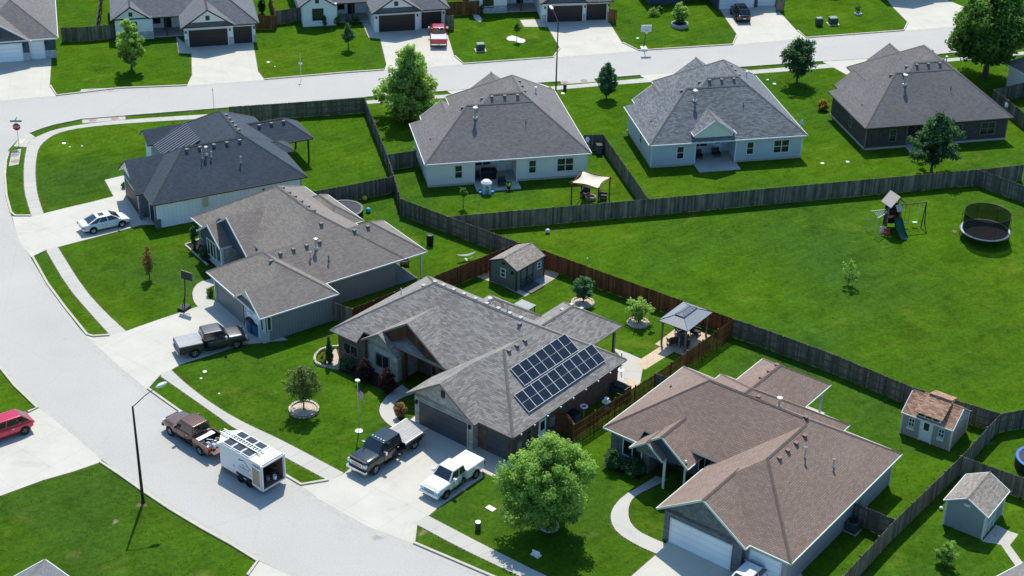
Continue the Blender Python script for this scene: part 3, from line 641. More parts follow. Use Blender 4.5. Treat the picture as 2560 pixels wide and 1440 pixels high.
# ---- three look-alike houses seen from behind
def rear_house(org, ang, label, rm, trim, wall, cap, dormer=False, shade='glass', vm='vent'):
    r = house(org, ang, label); p = .75
    B = [Blk(0, 17.1, 0, 10.35, p=p, skip='1011'), Blk(1.6, 17.1, 0, 12.1, p=p, skip='001011'), Blk(4.95, 17.1, 0, 16.9, 'y', 'hh', p=p, skip='00'),
         Blk(6.85, 13.25, 9.5, 17.3, 'y', 'gg', p=p), Blk(1.4, 5.9, 7.5, 12.1, 'y', 'gg', p=p)]
    if dormer: B.append(Blk(4.7, 9.2, -.05, 3.4, 'y', 'gg', ze=3.5, p=.73))
    roof(B, [M[rm], M[trim], M[trim], M[cap]], r)
    walls(r, [(.42, 5.1, .45, 9.9), (9.5, 16.68, .45, 16.4), (5.1, 9.5, 3.0, 15.9), (7.3, 12.8, 10, 16.85), (1.85, 5.45, 9, 11.7)], M[wall])
    for q in (3, 4):
        mb = MB(); gable_wall(mb, B[q], 1, .42); mb.build('gable_wall', M[wall], r)
    if dormer:
        mb = MB(); gable_wall(mb, B[5], 0, .35, x_in=.2, z0=3.1); mb.build('dormer_wall', M['lap_w'], r)
    tw = 'trimw' if trim != 'trimb' else 'trimt'
    window(r, ('y', .45, -1), 3.05, 3.9, .75, 2.25, tw); window(r, ('y', .45, -1), 10.65, 11.5, .75, 2.25, tw); window(r, ('y', .45, -1), 13.6, 15.4, .72, 2.25, tw, 2)
    window(r, ('y', 3.0, -1), 5.5, 7.3, .8, 2.2, tw, 2); door(r, ('y', 3.0, -1), 7.9, 8.8, 'white' if trim != 'trimb' else 'trimt')
    window(r, ('x', .42, -1), 4.2, 5.0, .9, 2.2, tw); trimcorner(r, [(.42, .45), (16.68, .45), (5.1, .45), (9.5, .45)], tw)
    post(r, 9.45, .35, 2.6, .14, tw)
    mb = MB(); mb.box(5.05, 9.55, -1.5, 3.0, 0, .1); mb.build('patio_slab', M['patio'], r)
    mb = MB(); mb.box(.36, 5.1, .38, 9.96, -.04, .22); mb.box(9.5, 16.74, .38, 16.5, -.04, .22); mb.build('foundation', M['curb'], r)
    for x in (7.85, 9.2, 10.55): vent(r, B, x, 5.75, vm)
    vent(r, B, 6.05, 4.95, vm); vent(r, B, 4.7, 5.3, vm); vent(r, B, 6.9, 6.3, vm)
    for y in (7.2, 8.6, 9.9): vent(r, B, 11.6, y, vm)
    pipe(r, B, 5.8, 4.0, 1.05, .12, 'galv', hatm='white'); pipe(r, B, 13.3, 9.5, .7, .07, hatm='white'); pipe(r, B, 1.2, 4.0, .12, .04, 'vent', False); pipe(r, B, 10.9, 3.2, .4, .04, 'vent', False)
    dish(r, 17.0, 1.9, 2.95, radians(40)); downspout(r, 16.75, .42, 2.6, tw); downspout(r, .36, .38, 2.6, tw)
    return r
rear_house((-8.94, 148.71), 12.29, 'cream house with grey brown hip roof behind the tan shade sail', 'roofC', 'trimw', 'lap_w', 'capM')
rear_house((13.81, 154.56), 12.02, 'pale blue grey house with a small gable over its back patio', 'roofD', 'trimw', 'lap_g', 'capS', True)
rear_house((36.97, 160.24), 13.13, 'dark brick house with dark brown hip roof and brown eaves', 'roofE', 'trimb', 'brickE', 'capM')
# ---- houses across the far street, garages facing the camera
def street_house(org, ang, label, rm, trim, wall, gm, lower=None, wing=True, db=(.27, 4.87), sg=(5.55, 7.81), gx=(-.6, 5.85), xr=8.65, wx=(-8.65, -4.0), wy=3.2, gwall=None, cap='capA', fm='trimw', p=.667, band=False):
    r = house(org, ang, label)
    B = [Blk(wx[0], xr, 3.6, 15.5, p=p, skip='1011'), Blk(gx[0]+.02, xr, -.6, 15.4, 'y', 'hh', p=p, skip='00'), Blk(gx[0], gx[1], -1.0, 3.2, 'y', 'gg', p=p)]
    if wing: B.append(Blk(wx[0]-.02, wx[1], wy, 8, 'y', 'gg', p=p))
    roof(B, [M[rm], M[trim], M[fm], M[cap]], r)
    walls(r, [(gx[0]+.4, gx[1]-.3, -.05, 8), (gx[1]-.3, xr-.42, .25, 14.9), (wx[1], gx[0]+.6, 7.0, 14.8), (wx[0]+.4, wx[1]+.2, wy+.45 if wing else 4.2, 14.7)], M[wall])
    mb = MB(); gable_wall(mb, B[2], 0, .9); mb.build('gable_wall', M[gwall or wall], r)
    if wing:
        mb = MB(); gable_wall(mb, B[3], 0, .42); mb.build('gable_wall', M[gwall or wall], r)
        window(r, ('y', wy+.45, -1), wx[0]+1.6, wx[0]+3.0, .75, 2.3, 'trimb', 2, False)
        mb = MB(); fbox(mb, ('y', wy+.42, -1), (wx[0]+wx[1])/2-.22, (wx[0]+wx[1])/2+.22, 3.0, 3.5, 0, .08); mb.build('gable_vent', M['trimb'], r)
    garage(r, ('y', -.05, -1), *db, 2.15, gm, fm); garage(r, ('y', .25, -1), *sg, 2.15, gm, fm)
    mb = MB(); fbox(mb, ('y', -.1, -1), (gx[0]+gx[1])/2-.24, (gx[0]+gx[1])/2+.24, 3.3, 3.85, 0, .08); mb.build('gable_vent', M['trimb'], r)
    for a in (db[0]-.32, db[1]+.3): walllamp(r, ('y', -.05, -1), a, 1.95)
    walllamp(r, ('y', .25, -1), sg[1]+.28, 1.95)
    if lower:
        sk_ = [(('y', -.05, -1), gx[0]+.36, db[0]-.14), (('y', -.05, -1), db[1]+.14, gx[1]-.26), (('y', .25, -1), sg[1]+.14, xr-.38)]
        if wing: sk_.append((('y', wy+.45, -1), wx[0]+.38, wx[1]+.22))
        for F_, a, b_ in sk_:
            mb = MB(); fbox(mb, F_, a, b_, 0, 1.0, 0, .05); mb.build('stone_skirt', M[lower], r)
    if band:
        mb = MB(); fbox(mb, ('y', -.05, -1), gx[0]+.4, gx[1]-.35, 2.36, 2.75, 0, .07); mb.build('beam_band', M['trimb'], r)
    door(r, ('y', 7.0, -1), -2.4, -1.5, 'black'); window(r, ('y', 7.0, -1), -3.7, -2.8, .7, 2.1, 'trimb')
    mb = MB(); mb.box(wx[1], gx[0]+.5, 4.0, 7.0, 0, .12); mb.build('porch_slab', M['patio'], r)
    post(r, -2.2, 4.1, 3.0, .16, 'trimb'); vent(r, B, 6.9, 7.2); vent(r, B, 7.1, 8.3)
    return r
street_house((-57.1, 181.16), 15.55, 'navy house with tan lit roof and white garage doors at the top left corner', 'roofC', 'trimw', 'lap_n', 'gwhite', 'stoneW', False, (-5.9, -.95), (-.45, 1.55), (-6.8, .2), 3.28, (-14, -8), cap='capM')
street_house((-39.73, 186.46), 13.75, 'white farmhouse with dark garage doors and a window wing behind the tall young tree', 'roofH', 'trimb', 'white', 'gdark', 'stoneW')
street_house((-17.7, 193.02), 13.63, 'white house with a black beam over the garage where the red pickup is parked', 'roofH', 'trimb', 'white', 'gdark', None, True, (.51, 5.04), (5.89, 8.43), (-.44, 5.84), 9.36, (-8.9, -4.4), 2.9, band=True)
street_house((3.15, 197.98), 8.71, 'white house with two dark garage doors and pale stone skirting behind the tall street lamp', 'roofH', 'trimb', 'white', 'gdark', 'stoneW', True, (.51, 5.02), (5.58, 8.16), (-.5, 5.69), 8.9, (-8.8, -4.3), 3.4)
street_house((26.07, 204.36), 12.35, 'navy house with white garage doors beside the parked black car', 'roofH', 'trimw', 'lap_n', 'gwhite', None, True, (.05, 4.6), (5.2, 7.65), (-.7, 5.5), 8.5, (-9, -4.5), 2.5)
street_house((48.9, 209.8), 12.6, 'house at the top edge whose gable shades the driveway on the far right', 'roofH', 'trimw', 'white', 'gwhite', None, True)
# ---- partly seen houses
o = W(2560, 183, 2.75); a = W(2511, 157, 2.75); d = (a-o); ang = atan2(d.y, d.x)-pi/2
c_, s_ = cos(ang), sin(ang); L = d.length
base = a
r = empty('house', (base.x, base.y, 0), ang, 'grey roofed house cut off by the right edge beside the big tree', 'house')
BR = [Blk(0, 16, -14, 0, p=.7)]
roof(BR, [M['roofC'], M['trimw'], M['trimw'], M['capM']], r); walls(r, [(.45, 15.5, -13.5, -.45)], M['lap_w']); window(r, ('x', .45, -1), -6, -5, .9, 2.2, 'trimw')
def corner_roof(corner, pa, pb, label, rm, wall, w=14):
    c = W(*corner, 2.75); u = W(*pa, 2.75)-c; v = W(*pb, 2.75)-c
    # local x axis along pb direction, house lies on the near side
    ang = atan2(v.y, v.x)
    r = empty('house', (c.x, c.y, 0), ang, label, 'house')
    roof([Blk(0, w, -w, 0, p=.667)], [M[rm], M['trimg'], M['trimw'], M['capS']], r); walls(r, [(.45, w-.45, -w+.45, -.45)], M[wall]); return r
corner_roof((112, 1398), (35, 1440), (171, 1440), 'slate blue roof corner at the bottom left edge on the near lawn', 'roofH', 'lap_w')
corner_roof((2560, 1405), (2530, 1440), (2590, 1425), 'grey roof corner at the very bottom right of the view', 'roofC', 'lap_w')
# =============== ground =================
def G(pts, z=0.0): return [W(x, y, 0)+Vector((0, 0, z)) for x, y in pts]
mb = MB(); mb.poly([(-700, -300, 0), (700, -300, 0), (700, 900, 0), (-700, 900, 0)])
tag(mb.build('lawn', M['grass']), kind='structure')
ROAD = [(-150,262),(0,252),(141,240),(299,221.7),(467,215),(661.7,200),(860,183),(961,176),(1159,161),(1384,144.4),(1597,127.6),(1832.7,112.5),(2015.8,95.7),(2261,77.3),(2560,52),(2800,33),
        (2800,95),(2560,115),(2338,136),(2056,153),(1844,168),(1609,188),(1345,207),(1118,227),(917,242),(571,268.7),(312,289),(205,297.5),(134,312),(104,321),(72,331.5),(44,349),(20,376),(13,403),(10,440),(13,480),(19,515),(30,555),(50,603),(79,648),(116,710),(160,770),(205,830),(245,868),(300,918),(367,973),(447,1030),(560,1104),(712,1191),(752,1214.5),(800,1250.6),(917.6,1316),(1033,1360),(1220,1440),(1420,1525),
        (950,1560),(727,1440),(650,1403),(583,1362),(506,1319.5),(428,1273),(358,1226),(303,1187),(253,1148),(194,1098),(148,1059),(97,1020),(39,964),(0,915),(-50,850),(-120,740),(-180,600),(-210,450)]
def smooth(pts, it=1):
    P = [Vector(p) for p in pts]
    for _ in range(it):
        Q = [P[0]]
        for a, b in zip(P, P[1:]): Q += [a*.75+b*.25, a*.25+b*.75]
        Q.append(P[-1]); P = Q
    return P
mb = MB(); mb.poly(G(ROAD, .004)[::-1]); tag(mb.build('street', M['road']), kind='structure')
def resample(P, step):
    out = [P[0]]; acc = 0
    for a, b in zip(P, P[1:]):
        L = (b-a).length; n = max(1, int(L/step))
        for k in range(1, n+1): out.append(a.lerp(b, k/n))
    return out
def strip(name, pts, w, z, m, side=1, sm=1, off=0.0, h=0.0):
    """strip of width w to one side of a surveyed polyline; with h it is a raised kerb"""
    P = smooth(G(pts), sm); mb = MB(); n = len(P); N = []
    for i in range(n):
        d = (P[min(i+1, n-1)]-P[max(i-1, 0)]).normalized(); N.append(Vector((-d.y, d.x, 0))*side)
    u = 0
    for i in range(n-1):
        a0, a1 = P[i]+N[i]*off, P[i+1]+N[i+1]*off; b0, b1 = P[i]+N[i]*(off+w), P[i+1]+N[i+1]*(off+w); L = (P[i+1]-P[i]).length
        Z = Vector((0, 0, z)); Z2 = Vector((0, 0, z+h))
        if h:
            q = [a0, a1, b1, b0]
            if side < 0: q = q[::-1]
            mb.hexa([p+Vector((0, 0, -.02)) for p in q], [p+Z2 for p in q])
        else:
            q = [a0+Z, a1+Z, b1+Z, b0+Z]; uv = [(u, 0), (u+L, 0), (u+L, w), (u, w)]
            if side < 0: q = q[::-1]; uv = uv[::-1]
            mb.poly(q, 0, uv)
        u += L
    return tag(mb.build(name, m), kind='structure')
KERBS = [([(124,215),(141,240),(299,221.7),(467,215)], 1), ([(661.7,200),(860,183),(961,176)], 1), ([(1135,141),(1159,161),(1384,144.4),(1401,122)], 1), ([(1555,107.5),(1597,127.6),(1832.7,112.5),(1844,89)], 1),
         ([(1992,77),(2015.8,95.7),(2261,77.3),(2271,57)], 1), ([(571,268.7),(312,289),(205,297.5),(134,312),(104,321),(74,332.5)], 1), ([(20,380),(13,403),(10,440),(14,490),(25,532),(36,541),(79,541)], 1),
         ([(114,625),(79,643),(116,710),(160,770),(215,838),(232,843),(274,840)], 1), ([(397,938),(367,973),(447,1030),(560,1104),(712,1191),(752,1214.5),(822,1203)], 1), ([(1037,1309),(1033,1360),(1220,1440),(1420,1525)], 1),
         ([(0,915),(39,964),(97,1020),(72,1032)], -1), ([(253,1154),(303,1187),(358,1226),(428,1273),(506,1319.5),(583,1362),(648,1403),(622,1440)], -1),
         ([(917,242),(1118,227)], -1), ([(1345,207),(1400,203.5)], -1), ([(1485,197),(1600,187.5)], -1), ([(1844,168),(2056,153)], -1), ([(2338,136),(2560,115)], -1)]
for pts, sd in KERBS: strip('kerb', pts, .2, 0, M['curb'], sd, 0, 0, .12)
strip('gutter_pan', [(15,480),(25,532),(50,603),(79,648),(116,710),(160,770),(205,830),(245,868),(300,918),(367,973),(447,1030),(560,1104),(712,1191),(752,1214.5),(800,1250.6),(917.6,1316),(1033,1360),(1220,1440),(1420,1525)], .5, .008, M['gutter'], -1, 1)
strip('gutter_pan', [(0,915),(39,964),(97,1020),(148,1059),(194,1098),(253,1148),(303,1187),(358,1226),(428,1273),(506,1319.5),(583,1362),(650,1403),(727,1440),(950,1560)], .5, .008, M['gutter'], 1, 1)
strip('gutter_pan', [(0,252),(141,240),(299,221.7),(467,215),(661.7,200),(961,176),(1159,161),(1384,144.4),(1597,127.6),(1832.7,112.5),(2015.8,95.7),(2261,77.3),(2560,52)], .45, .008, M['gutter'], -1, 0)
DR = [('drive', [(30,541),(79,541),(109,534),(160,521),(225,506),(284,491),(262,450),(312,438),(380,470),(425,560),(352,563),(144,618),(114,625),(79,645),(48,603)]),
      ('drive', [(207,834),(232,843),(275,838),(315,828),(360,812),(400,798),(470,775),(541,750),(620,790),(720,850),(608,862),(450,912),(428,925),(397,938),(367,973),(300,918),(245,868)]),
      ('drive', [(752,1214.5),(822,1203),(860,1184),(1000,1070),(1050,1030),(1290,1130),(1273,1210),(1258,1205),(1205,1178),(1208,1192),(1092,1272),(1070,1291),(1037,1309),(1033,1360),(917,1316),(860,1284),(800,1250)]),
      ('drive', [(1665,1360),(1642,1385),(1579,1440),(1520,1500),(1700,1620),(2100,1620),(1985,1400),(1870,1330),(1700,1300)]),
      ('drive', [(97,1020),(148,1059),(194,1098),(253,1148),(250,1156),(180,1180),(109,1200),(0,1240),(-160,1290),(-260,1170),(-60,1080),(0,1055),(72,1032)]),
      ('drive', [(648,1403),(727,1440),(950,1560),(560,1560),(622,1440)]),
      ('driven', [(0,252),(-150,262),(-150,160),(0,148),(129,142),(124,215),(141,240)]),
      ('driven', [(478.7,134),(480,188),(467,215),(661.7,200),(645,178),(636.6,127.6),(632,105),(466,112),(440,90),(447,133)]),
      ('driven', [(905,57),(922,94),(950.8,97.4),(966,161),(961,176),(1159,161),(1135.5,141),(1113.7,70.5),(1110,55),(940,70),(930,45)]),
      ('driven', [(1369,67),(1401,122.6),(1384,144.4),(1597,127.6),(1555,107.5),(1522,54),(1515,40),(1355,48),(1300,50),(1310,67)]),
      ('driven', [(1816,48.7),(1844,89),(1832.7,112.5),(2015.8,95.7),(1992,77),(1937,17),(1930,5),(1795,15)]),
      ('driven', [(2234,20),(2271,57),(2261,77.3),(2560,52),(2560,40),(2440,30),(2368,0),(2350,-15),(2215,-5)]),
      ('driven', [(1118,228),(1345,207.5),(1374,217),(1330,250),(1310,290),(1175,290),(1142,243.5)]),
      ('driven', [(1600,189),(1844,169),(1878,177),(1800,215),(1680,250),(1629,205)]),
      ('driven', [(2056,154),(2338,137),(2348,146),(2330,180),(2150,205),(2084,169)])]
SOIL = plain('verge_soil', (.115, .105, .045), .95, var=.5, scale=2.5)
def soil(P, w=.09):
    mb = MB(); P = [Vector((p.x, p.y, .002)) for p in P]
    for a, b in zip(P, P[1:]):
        if (b-a).length < 1e-3: continue
        d = (b-a).normalized(); s = Vector((-d.y, d.x, 0))*w; q = [a-s-d*.04, b-s+d*.04, b+s+d*.04, a+s-d*.04]; mb.poly(q)
    return tag(mb.build('verge_soil', SOIL), kind='structure')
for m, pts in DR:
    g_ = G(pts); soil(g_+[g_[0]])
    mb = MB(); mb.poly(G(pts, .014)[::-1]); tag(mb.build('driveway', M[m]), kind='structure')
PAVED = [ROAD]+[p for _, p in DR]
def inpoly(x, y, P):
    c = False; j = len(P)-1
    for i in range(len(P)):
        (xi, yi), (xj, yj) = P[i], P[j]
        if (yi > y) != (yj > y) and x < (xj-xi)*(y-yi)/(yj-yi)+xi: c = not c
        j = i
    return c
def ribbon(name, outer, inner, z, m, sm=1):
    A = smooth(G(outer), sm); B = smooth(G(inner), sm); n = 40
    def at(P, t):
        L = [0]
        for a, b in zip(P, P[1:]): L.append(L[-1]+(b-a).length)
        d = t*L[-1]
        for i in range(len(P)-1):
            if d <= L[i+1] or i == len(P)-2: return P[i].lerp(P[i+1], (d-L[i])/max(1e-6, L[i+1]-L[i]))
    PAVED.append(list(outer)+list(inner)[::-1])
    soil([at(A, k/n) for k in range(n+1)]); soil([at(B, k/n) for k in range(n+1)])
    mb = MB(); u = 0; Z = Vector((0, 0, z))
    for i in range(n):
        a0, a1, b0, b1 = at(A, i/n), at(A, (i+1)/n), at(B, i/n), at(B, (i+1)/n); L = ((a1-a0).length+(b1-b0).length)/2
        q = [a0+Z, a1+Z, b1+Z, b0+Z]; uv = [(u, 0), (u+L, 0), (u+L, 1.2), (u, 1.2)]
        if (a1-a0).cross(b0-a0).z < 0: q = q[::-1]; uv = uv[::-1]
        mb.poly(q, 0, uv); u += L
    return tag(mb.build(name, m), kind='structure')
ribbon('sidewalk', [(573,283),(520,285.5),(312,299),(205,310.7),(134,324),(89,342.6),(72,355),(67,366),(60.5,403),(59,440),(61,480),(69,508.7),(79,541)], [(573,293),(520,296),(336,307),(215,317.4),(144.4,331),(111,352.7),(97,370),(92.4,385),(88,420),(89,450),(92.4,480),(97.4,500),(109,534)], .018, M['walk'])
ribbon('sidewalk', [(114,624.6),(168,717),(225,783),(275,838)], [(144.4,618),(208,720),(262,780),(315,828)], .018, M['walk'])
ribbon('sidewalk', [(396.7,938),(537,1035.6),(587,1072.5),(700,1137),(822.6,1203)], [(428,925),(467,962),(544.5,1020),(622,1063),(700,1098),(860,1183)], .018, M['walk'])
ribbon('sidewalk', [(1037,1309),(1150,1370),(1297,1440),(1420,1495)], [(1069,1289),(1216.5,1366),(1364,1440),(1480,1490)], .018, M['walk'])
ribbon('sidewalk', [(914,252),(1030,243),(1135,235)], [(914,260.5),(1030,251),(1142,243.5)], .018, M['walk'], 0)
ribbon('sidewalk', [(1374,216.7),(1500,206),(1612.5,195.5)], [(1385,225.5),(1500,215),(1629,205)], .018, M['walk'], 0)
ribbon('sidewalk', [(1862,177),(1960,169),(2069.5,159.6)], [(1870,186),(1960,179),(2084.6,169)], .018, M['walk'], 0)
ribbon('sidewalk', [(2330,150),(2460,138),(2560,129)], [(2330,158),(2460,146),(2560,137)], .018, M['walk'], 0)
ribbon('garden_path', [(545,690),(529,697),(497,705),(480.6,725.5),(482,749),(492,765),(505,770)], [(560,700),(540,712),(521,719),(516,732),(521,745.7),(534,752),(548,752)], .016, M['path'])
ribbon('garden_path', [(1005,962),(985,975),(968,989),(949.6,1012.7),(948,1033),(961,1053),(981.5,1068),(1010,1080)], [(1035,985),(1015,990),(992,1002),(983,1018),(986.6,1035),(1001.7,1056),(1020,1064),(1035,1066)], .016, M['path'])
ribbon('garden_path', [(1640,1190),(1606.6,1212),(1556,1240),(1528.5,1273.5),(1526,1303),(1543,1332.6),(1590,1362),(1642,1385)], [(1668,1200),(1649,1210),(1585.5,1240),(1571,1265),(1571,1299),(1592,1326),(1630,1345),(1665.7,1360)], .016, M['path'])
def pad(name, pts, z, m, kind='structure'):
    mb = MB(); P = G(pts, z)
    if (P[1]-P[0]).cross(P[2]-P[1]).z < 0: P = P[::-1]
    mb.poly(P); return tag(mb.build(name, m), kind=kind)
pad('ramp_pad', [(72,331.5),(89,343),(72,356),(67,368),(34,366),(46,348)], .015, M['walk'])
pad('tactile_pad', [(48,352),(66,345),(56,358),(47,361)], .022, plain('tan_tactile', (.62, .56, .40), .9))
for q, c in (([(30,377),(53,372),(47,411),(22,416)], [(38,403),(37,388)]), ([(205,298),(313,290),(314,299),(206,309)], [(232,300.5),(287,296.5)]), ([(203,223.5),(297,219.5),(297,228),(200,234)], [(227,227.5),(276,223.5)]), ([(1400,203.5),(1485,197),(1490,205),(1405,211)], [(1412,206),(1460,202)])):
    pad('storm_inlet_slab', q, .021, M['gutter'])
    for x, y in c:
        p = W(x, y); mb = MB(); mb.lathe([(.42, .022), (.42, .034), (.36, .04), (0, .04)], (0, 0, 0), 18)
        o = mb.build('manhole_cover', M['rust'], loc=p); tag(o, 'round rusty iron cover set in a concrete storm inlet slab at the kerb', 'manhole cover', 'rusty covers in the storm inlet slabs')
pad('patio', [(1555,875),(1565,905),(1610,905),(1600,960),(1560,985),(1535,960),(1548,925)], .014, M['patio'])
pad('patio', [(1528,868),(1565,905),(1620,905),(1575,885)], .016, M['patio'])
pad('garden_path', [(1588,907),(1612,925),(1700,870),(1672,853)], .02, M['slabtan'])
pad('garden_path', [(1560,962),(1575,945),(1600,962),(1560,990)], .02, M['slabtan'])
pad('patio', [(2455,1354),(2490,1312),(2528,1330),(2502,1362)], .012, M['patio'])
pad('garden_path', [(2502,1362),(2522,1328),(2546,1336),(2525,1363),(2575,1432),(2566,1455)], .016, M['patio'])
pad('gravel_bed', [(1182,690),(1228,660),(1400,680),(1392,694),(1312,742),(1250,712)], .016, M['gravel'])
pad('patio', [(1300,720),(1356,690),(1378,700),(1310,742)], .03, plain('grey_step', (.30, .33, .35), .9))
pad('gravel_bed', [(810,900),(840,870),(850,905),(845,925),(805,918)], .012, M['gravel'])
pad('mulch_bed', [(850,880),(1010,970),(990,990),(845,925)], .011, M['mulch'])
pad('mulch_bed', [(462,616),(510,595),(560,670),(516,662)], .011, M['mulch'])
pad('mulch_bed', [(1520,1120),(1610,1160),(1600,1200),(1510,1165)], .011, M['mulch'])
# low stone edging of planting beds
def edging(pts, label, h=.22, w=.2, m='ringstone', sm=1):
    P = resample(smooth(G(pts), sm), .4); mb = MB(); n = len(P)
    for i in range(n-1):
        a, b = P[i], P[i+1]; d = (b-a).normalized(); s = Vector((-d.y, d.x, 0))*w/2; hh = h*random.uniform(.85, 1.1)
        a = a+d*.015; b = b-d*.015
        mb.hexa([a-s, b-s, b+s, a+s], [p+Vector((0, 0, hh)) for p in (a-s, b-s, b+s, a+s)])
    return tag(mb.build('bed_edging', M[m]), label, 'garden edging')
edging([(848,868),(822,870),(800,878),(786,893),(788,910),(810,918),(850,922)], 'curved pale stone edging around the conical shrub bed')
edging([(516,580),(500,600),(463,614),(520,664)], 'low white border of the dark planting bed beside the bay window', .15, .14, 'curb', 0)
def ring(px, py, r, label, m='ringstone', fill='gravel', h=.25, n=20):
    p = W(px, py); rt = empty('tree_ring', p, 0, label, 'tree ring'); mb = MB()
    for k in range(n):
        a0, a1 = 2*pi*(k+.04)/n, 2*pi*(k+.96)/n; hh = h*random.uniform(.9, 1.1)
        q = [((r-.2)*cos(a0), (r-.2)*sin(a0)), (r*cos(a0), r*sin(a0)), (r*cos(a1), r*sin(a1)), ((r-.2)*cos(a1), (r-.2)*sin(a1))]
        mb.prism(q, 0, hh)
    mb.build('stone_edge', M[m], rt)
    mb = MB(); mb.lathe([(r-.18, 0), (r-.18, h*.55), (0, h*.7)], (0, 0, 0), n); mb.build('gravel_fill', M[fill], rt); return rt
ring(760, 1026, 1.22, 'pale stone ring of gravel around the sparse olive tree in the solar house front lawn')
ring(1457, 758, 1.05, 'pale stone ring around the round bluish tree behind the patio roof', h=.15)
ring(1595, 809, 1.0, 'pale stone ring around the open green tree next to the gazebo', h=.15)
ring(1699, 66, 1.1, 'raised white stone ring around the tree beside the black car driveway', 'stoneW', 'mulch', .45)
ring(1373, 1318, .7, 'small pale stone ring at the foot of the big bright green tree', 'ringstone', 'mulch', .2, 14)
ring(2145, 37, .5, 'small white ring around the tiny sapling on the far lawn', 'stoneW', 'mulch', .25, 12)
mb = MB(); P = [W(*q)+Vector((0, 0, .03)) for q in [(1266,98),(1268,93),(1280,89),(1292,92),(1302,96),(1311,98),(1314,103),(1308,108),(1296,107),(1286,103),(1272,102)]]
tag(mb.poly(P[::-1]) or mb.build('gravel_bed', M['gravelw']), kind='structure')
mb = MB(); P = [W(*q)+Vector((0, 0, .03)) for q in [(1182,38),(1190,35),(1200,40),(1206,52),(1200,55),(1188,50)]]; mb.poly(P[::-1]); tag(mb.build('gravel_bed', M['gravelw']), kind='structure')
for x, y, rr in ((160,359,.3),(205,366,.15),(175,368,.12),(671,156,.28),(687,167,.12),(1407,234,.3),(2056,409,.28),(2119,405,.28),(1936,210,.3),(1919,200,.2),(1594,96,.25),(512,930,.25),(503,947,.15),(548,985,.12)):
    mb = MB(); rr *= .72; mb.lathe([(rr, 0), (rr, .05), (rr*.7, .07), (0, .07)], (0, 0, 0), 14); o = mb.build('ground_hatch', M['white'], loc=W(x, y))
    tag(o, 'small round white utility hatch lying flush in a lawn', 'hatch', 'white hatches in the lawns')
for x, y, lb in ((1227,1272,'square pale concrete hatch in the lawn left of the big bright tree'), (1340,1388,'white hatch lying in the shadow of the big bright tree')):
    mb = MB(); mb.box(-.35, .35, -.22, .22, 0, .06); o = mb.build('ground_hatch', M['white'], loc=W(x, y)); o.rotation_euler.z = radians(-40); tag(o, lb, 'hatch')
# =============== fences =================
TUFT = []
def fence(label, pts, top=True, h=1.83, m='fgrey', pm='fpost', gap=0.0, rails=1, plank=.14, posts=True, wig=.02):
    """pts are pixels of the fence top; boards in one mesh, every post its own mesh"""
    P = [W(x, y, h) for x, y in pts] if top else G(pts)
    for p in P: p.z = 0
    rt = empty('fence', P[0], 0, label, 'fence'); mb = MB(); o0 = P[0]; rl = MB(); pmesh = None; rnd = random.Random(len(label))
    for a, b in zip(P, P[1:]):
        TUFT.append((a.copy(), b.copy())); a = a-o0; b = b-o0; L = (b-a).length; d = (b-a)/L; s = Vector((-d.y, d.x, 0)); n = int(L/(plank+gap)); st = L/n; u0 = rnd.uniform(0, 50)
        for k in range(n):
            c0 = a+d*(k*st+.004); c1 = a+d*(k*st+st-gap-.004); hh = h+rnd.uniform(-wig, wig); t = s*.018; oz = s*rnd.uniform(-.006, .006)
            q = [c0-t+oz, c1-t+oz, c1+t+oz, c0+t+oz]; e = d*.03; z1 = Vector((0, 0, hh-.05)); z2 = Vector((0, 0, hh)); zb = Vector((0, 0, .04))
            for i, j in ((0, 1), (1, 2), (2, 3), (3, 0)):
                uo = k*plank+u0
                mb.poly([q[i]+zb, q[j]+zb, q[j]+z1, q[i]+z1], 0, [(uo+.02, 0), (uo+plank-.02, 0), (uo+plank-.02, hh), (uo+.02, hh)])
            tp = [q[0]+e+z2, q[1]-e+z2, q[2]-e+z2, q[3]+e+z2]; uo = k*plank+u0+plank/2
            mb.poly(tp, 0, [(uo, hh)]*4)
            for i, j in ((0, 1), (2, 3)): mb.poly([q[i]+z1, q[j]+z1, tp[j], tp[i]], 0, [(uo, hh)]*4)
        for zz in (.35, 1.0, 1.6):
            t0, t1 = s*rails*.02, s*rails*.06
            q = [a+t0, b+t0, b+t1, a+t1]
            if rails < 0: q = q[::-1]
            rl.hexa([p+Vector((0, 0, zz*h/1.83)) for p in q], [p+Vector((0, 0, zz*h/1.83+.09)) for p in q])
        if posts:
            m_ = max(1, round(L/2.44))
            for k in range(m_+1):
                if pmesh is None:
                    pb = MB(); pb.box(-.05, .05, -.05, .05, 0, h+.02); pmesh = pb.build('post', M[pm], rt); po = pmesh
                elif k == 0: continue
                else: po = bpy.data.objects.new('post', pmesh.data); C.objects.link(po); po.parent = rt
                po.location = a+d*(L*k/m_)+s*rails*.08; po.rotation_euler.z = atan2(d.y, d.x)
    mb.build('boards', M[m], rt); rl.build('rails', M[pm], rt); return rt
fence('weathered grey fence along the street and down the side of the charcoal house back yard', [(573,266.5),(912,244),(969,386),(998,480),(1003,497)], rails=-1)
fence('weathered grey fence running diagonally below the cream house to the brown fence corner', [(1003,497),(1120.5,541),(1297,606)], rails=-1)
fence('long weathered grey fence across the top of the open green yard', [(1120.5,541),(1700,490.7),(2069.5,457),(2445,423.5)], rails=1)
fence('dark grey fence continuing right from the end of the long yard fence', [(2445,423.5),(2560,412)], rails=1)
fence('grey fence at the right edge slanting down beside the netted trampoline', [(2445,423.5),(2560,464),(2640,492)], rails=-1)
fence('grey fence between the charcoal house yard and the round trampoline', [(773,480),(880,461),(984.5,440)], rails=1)
fence('short dark fence left of the cream house joining its side wall', [(969,386),(1040,376)], rails=1)
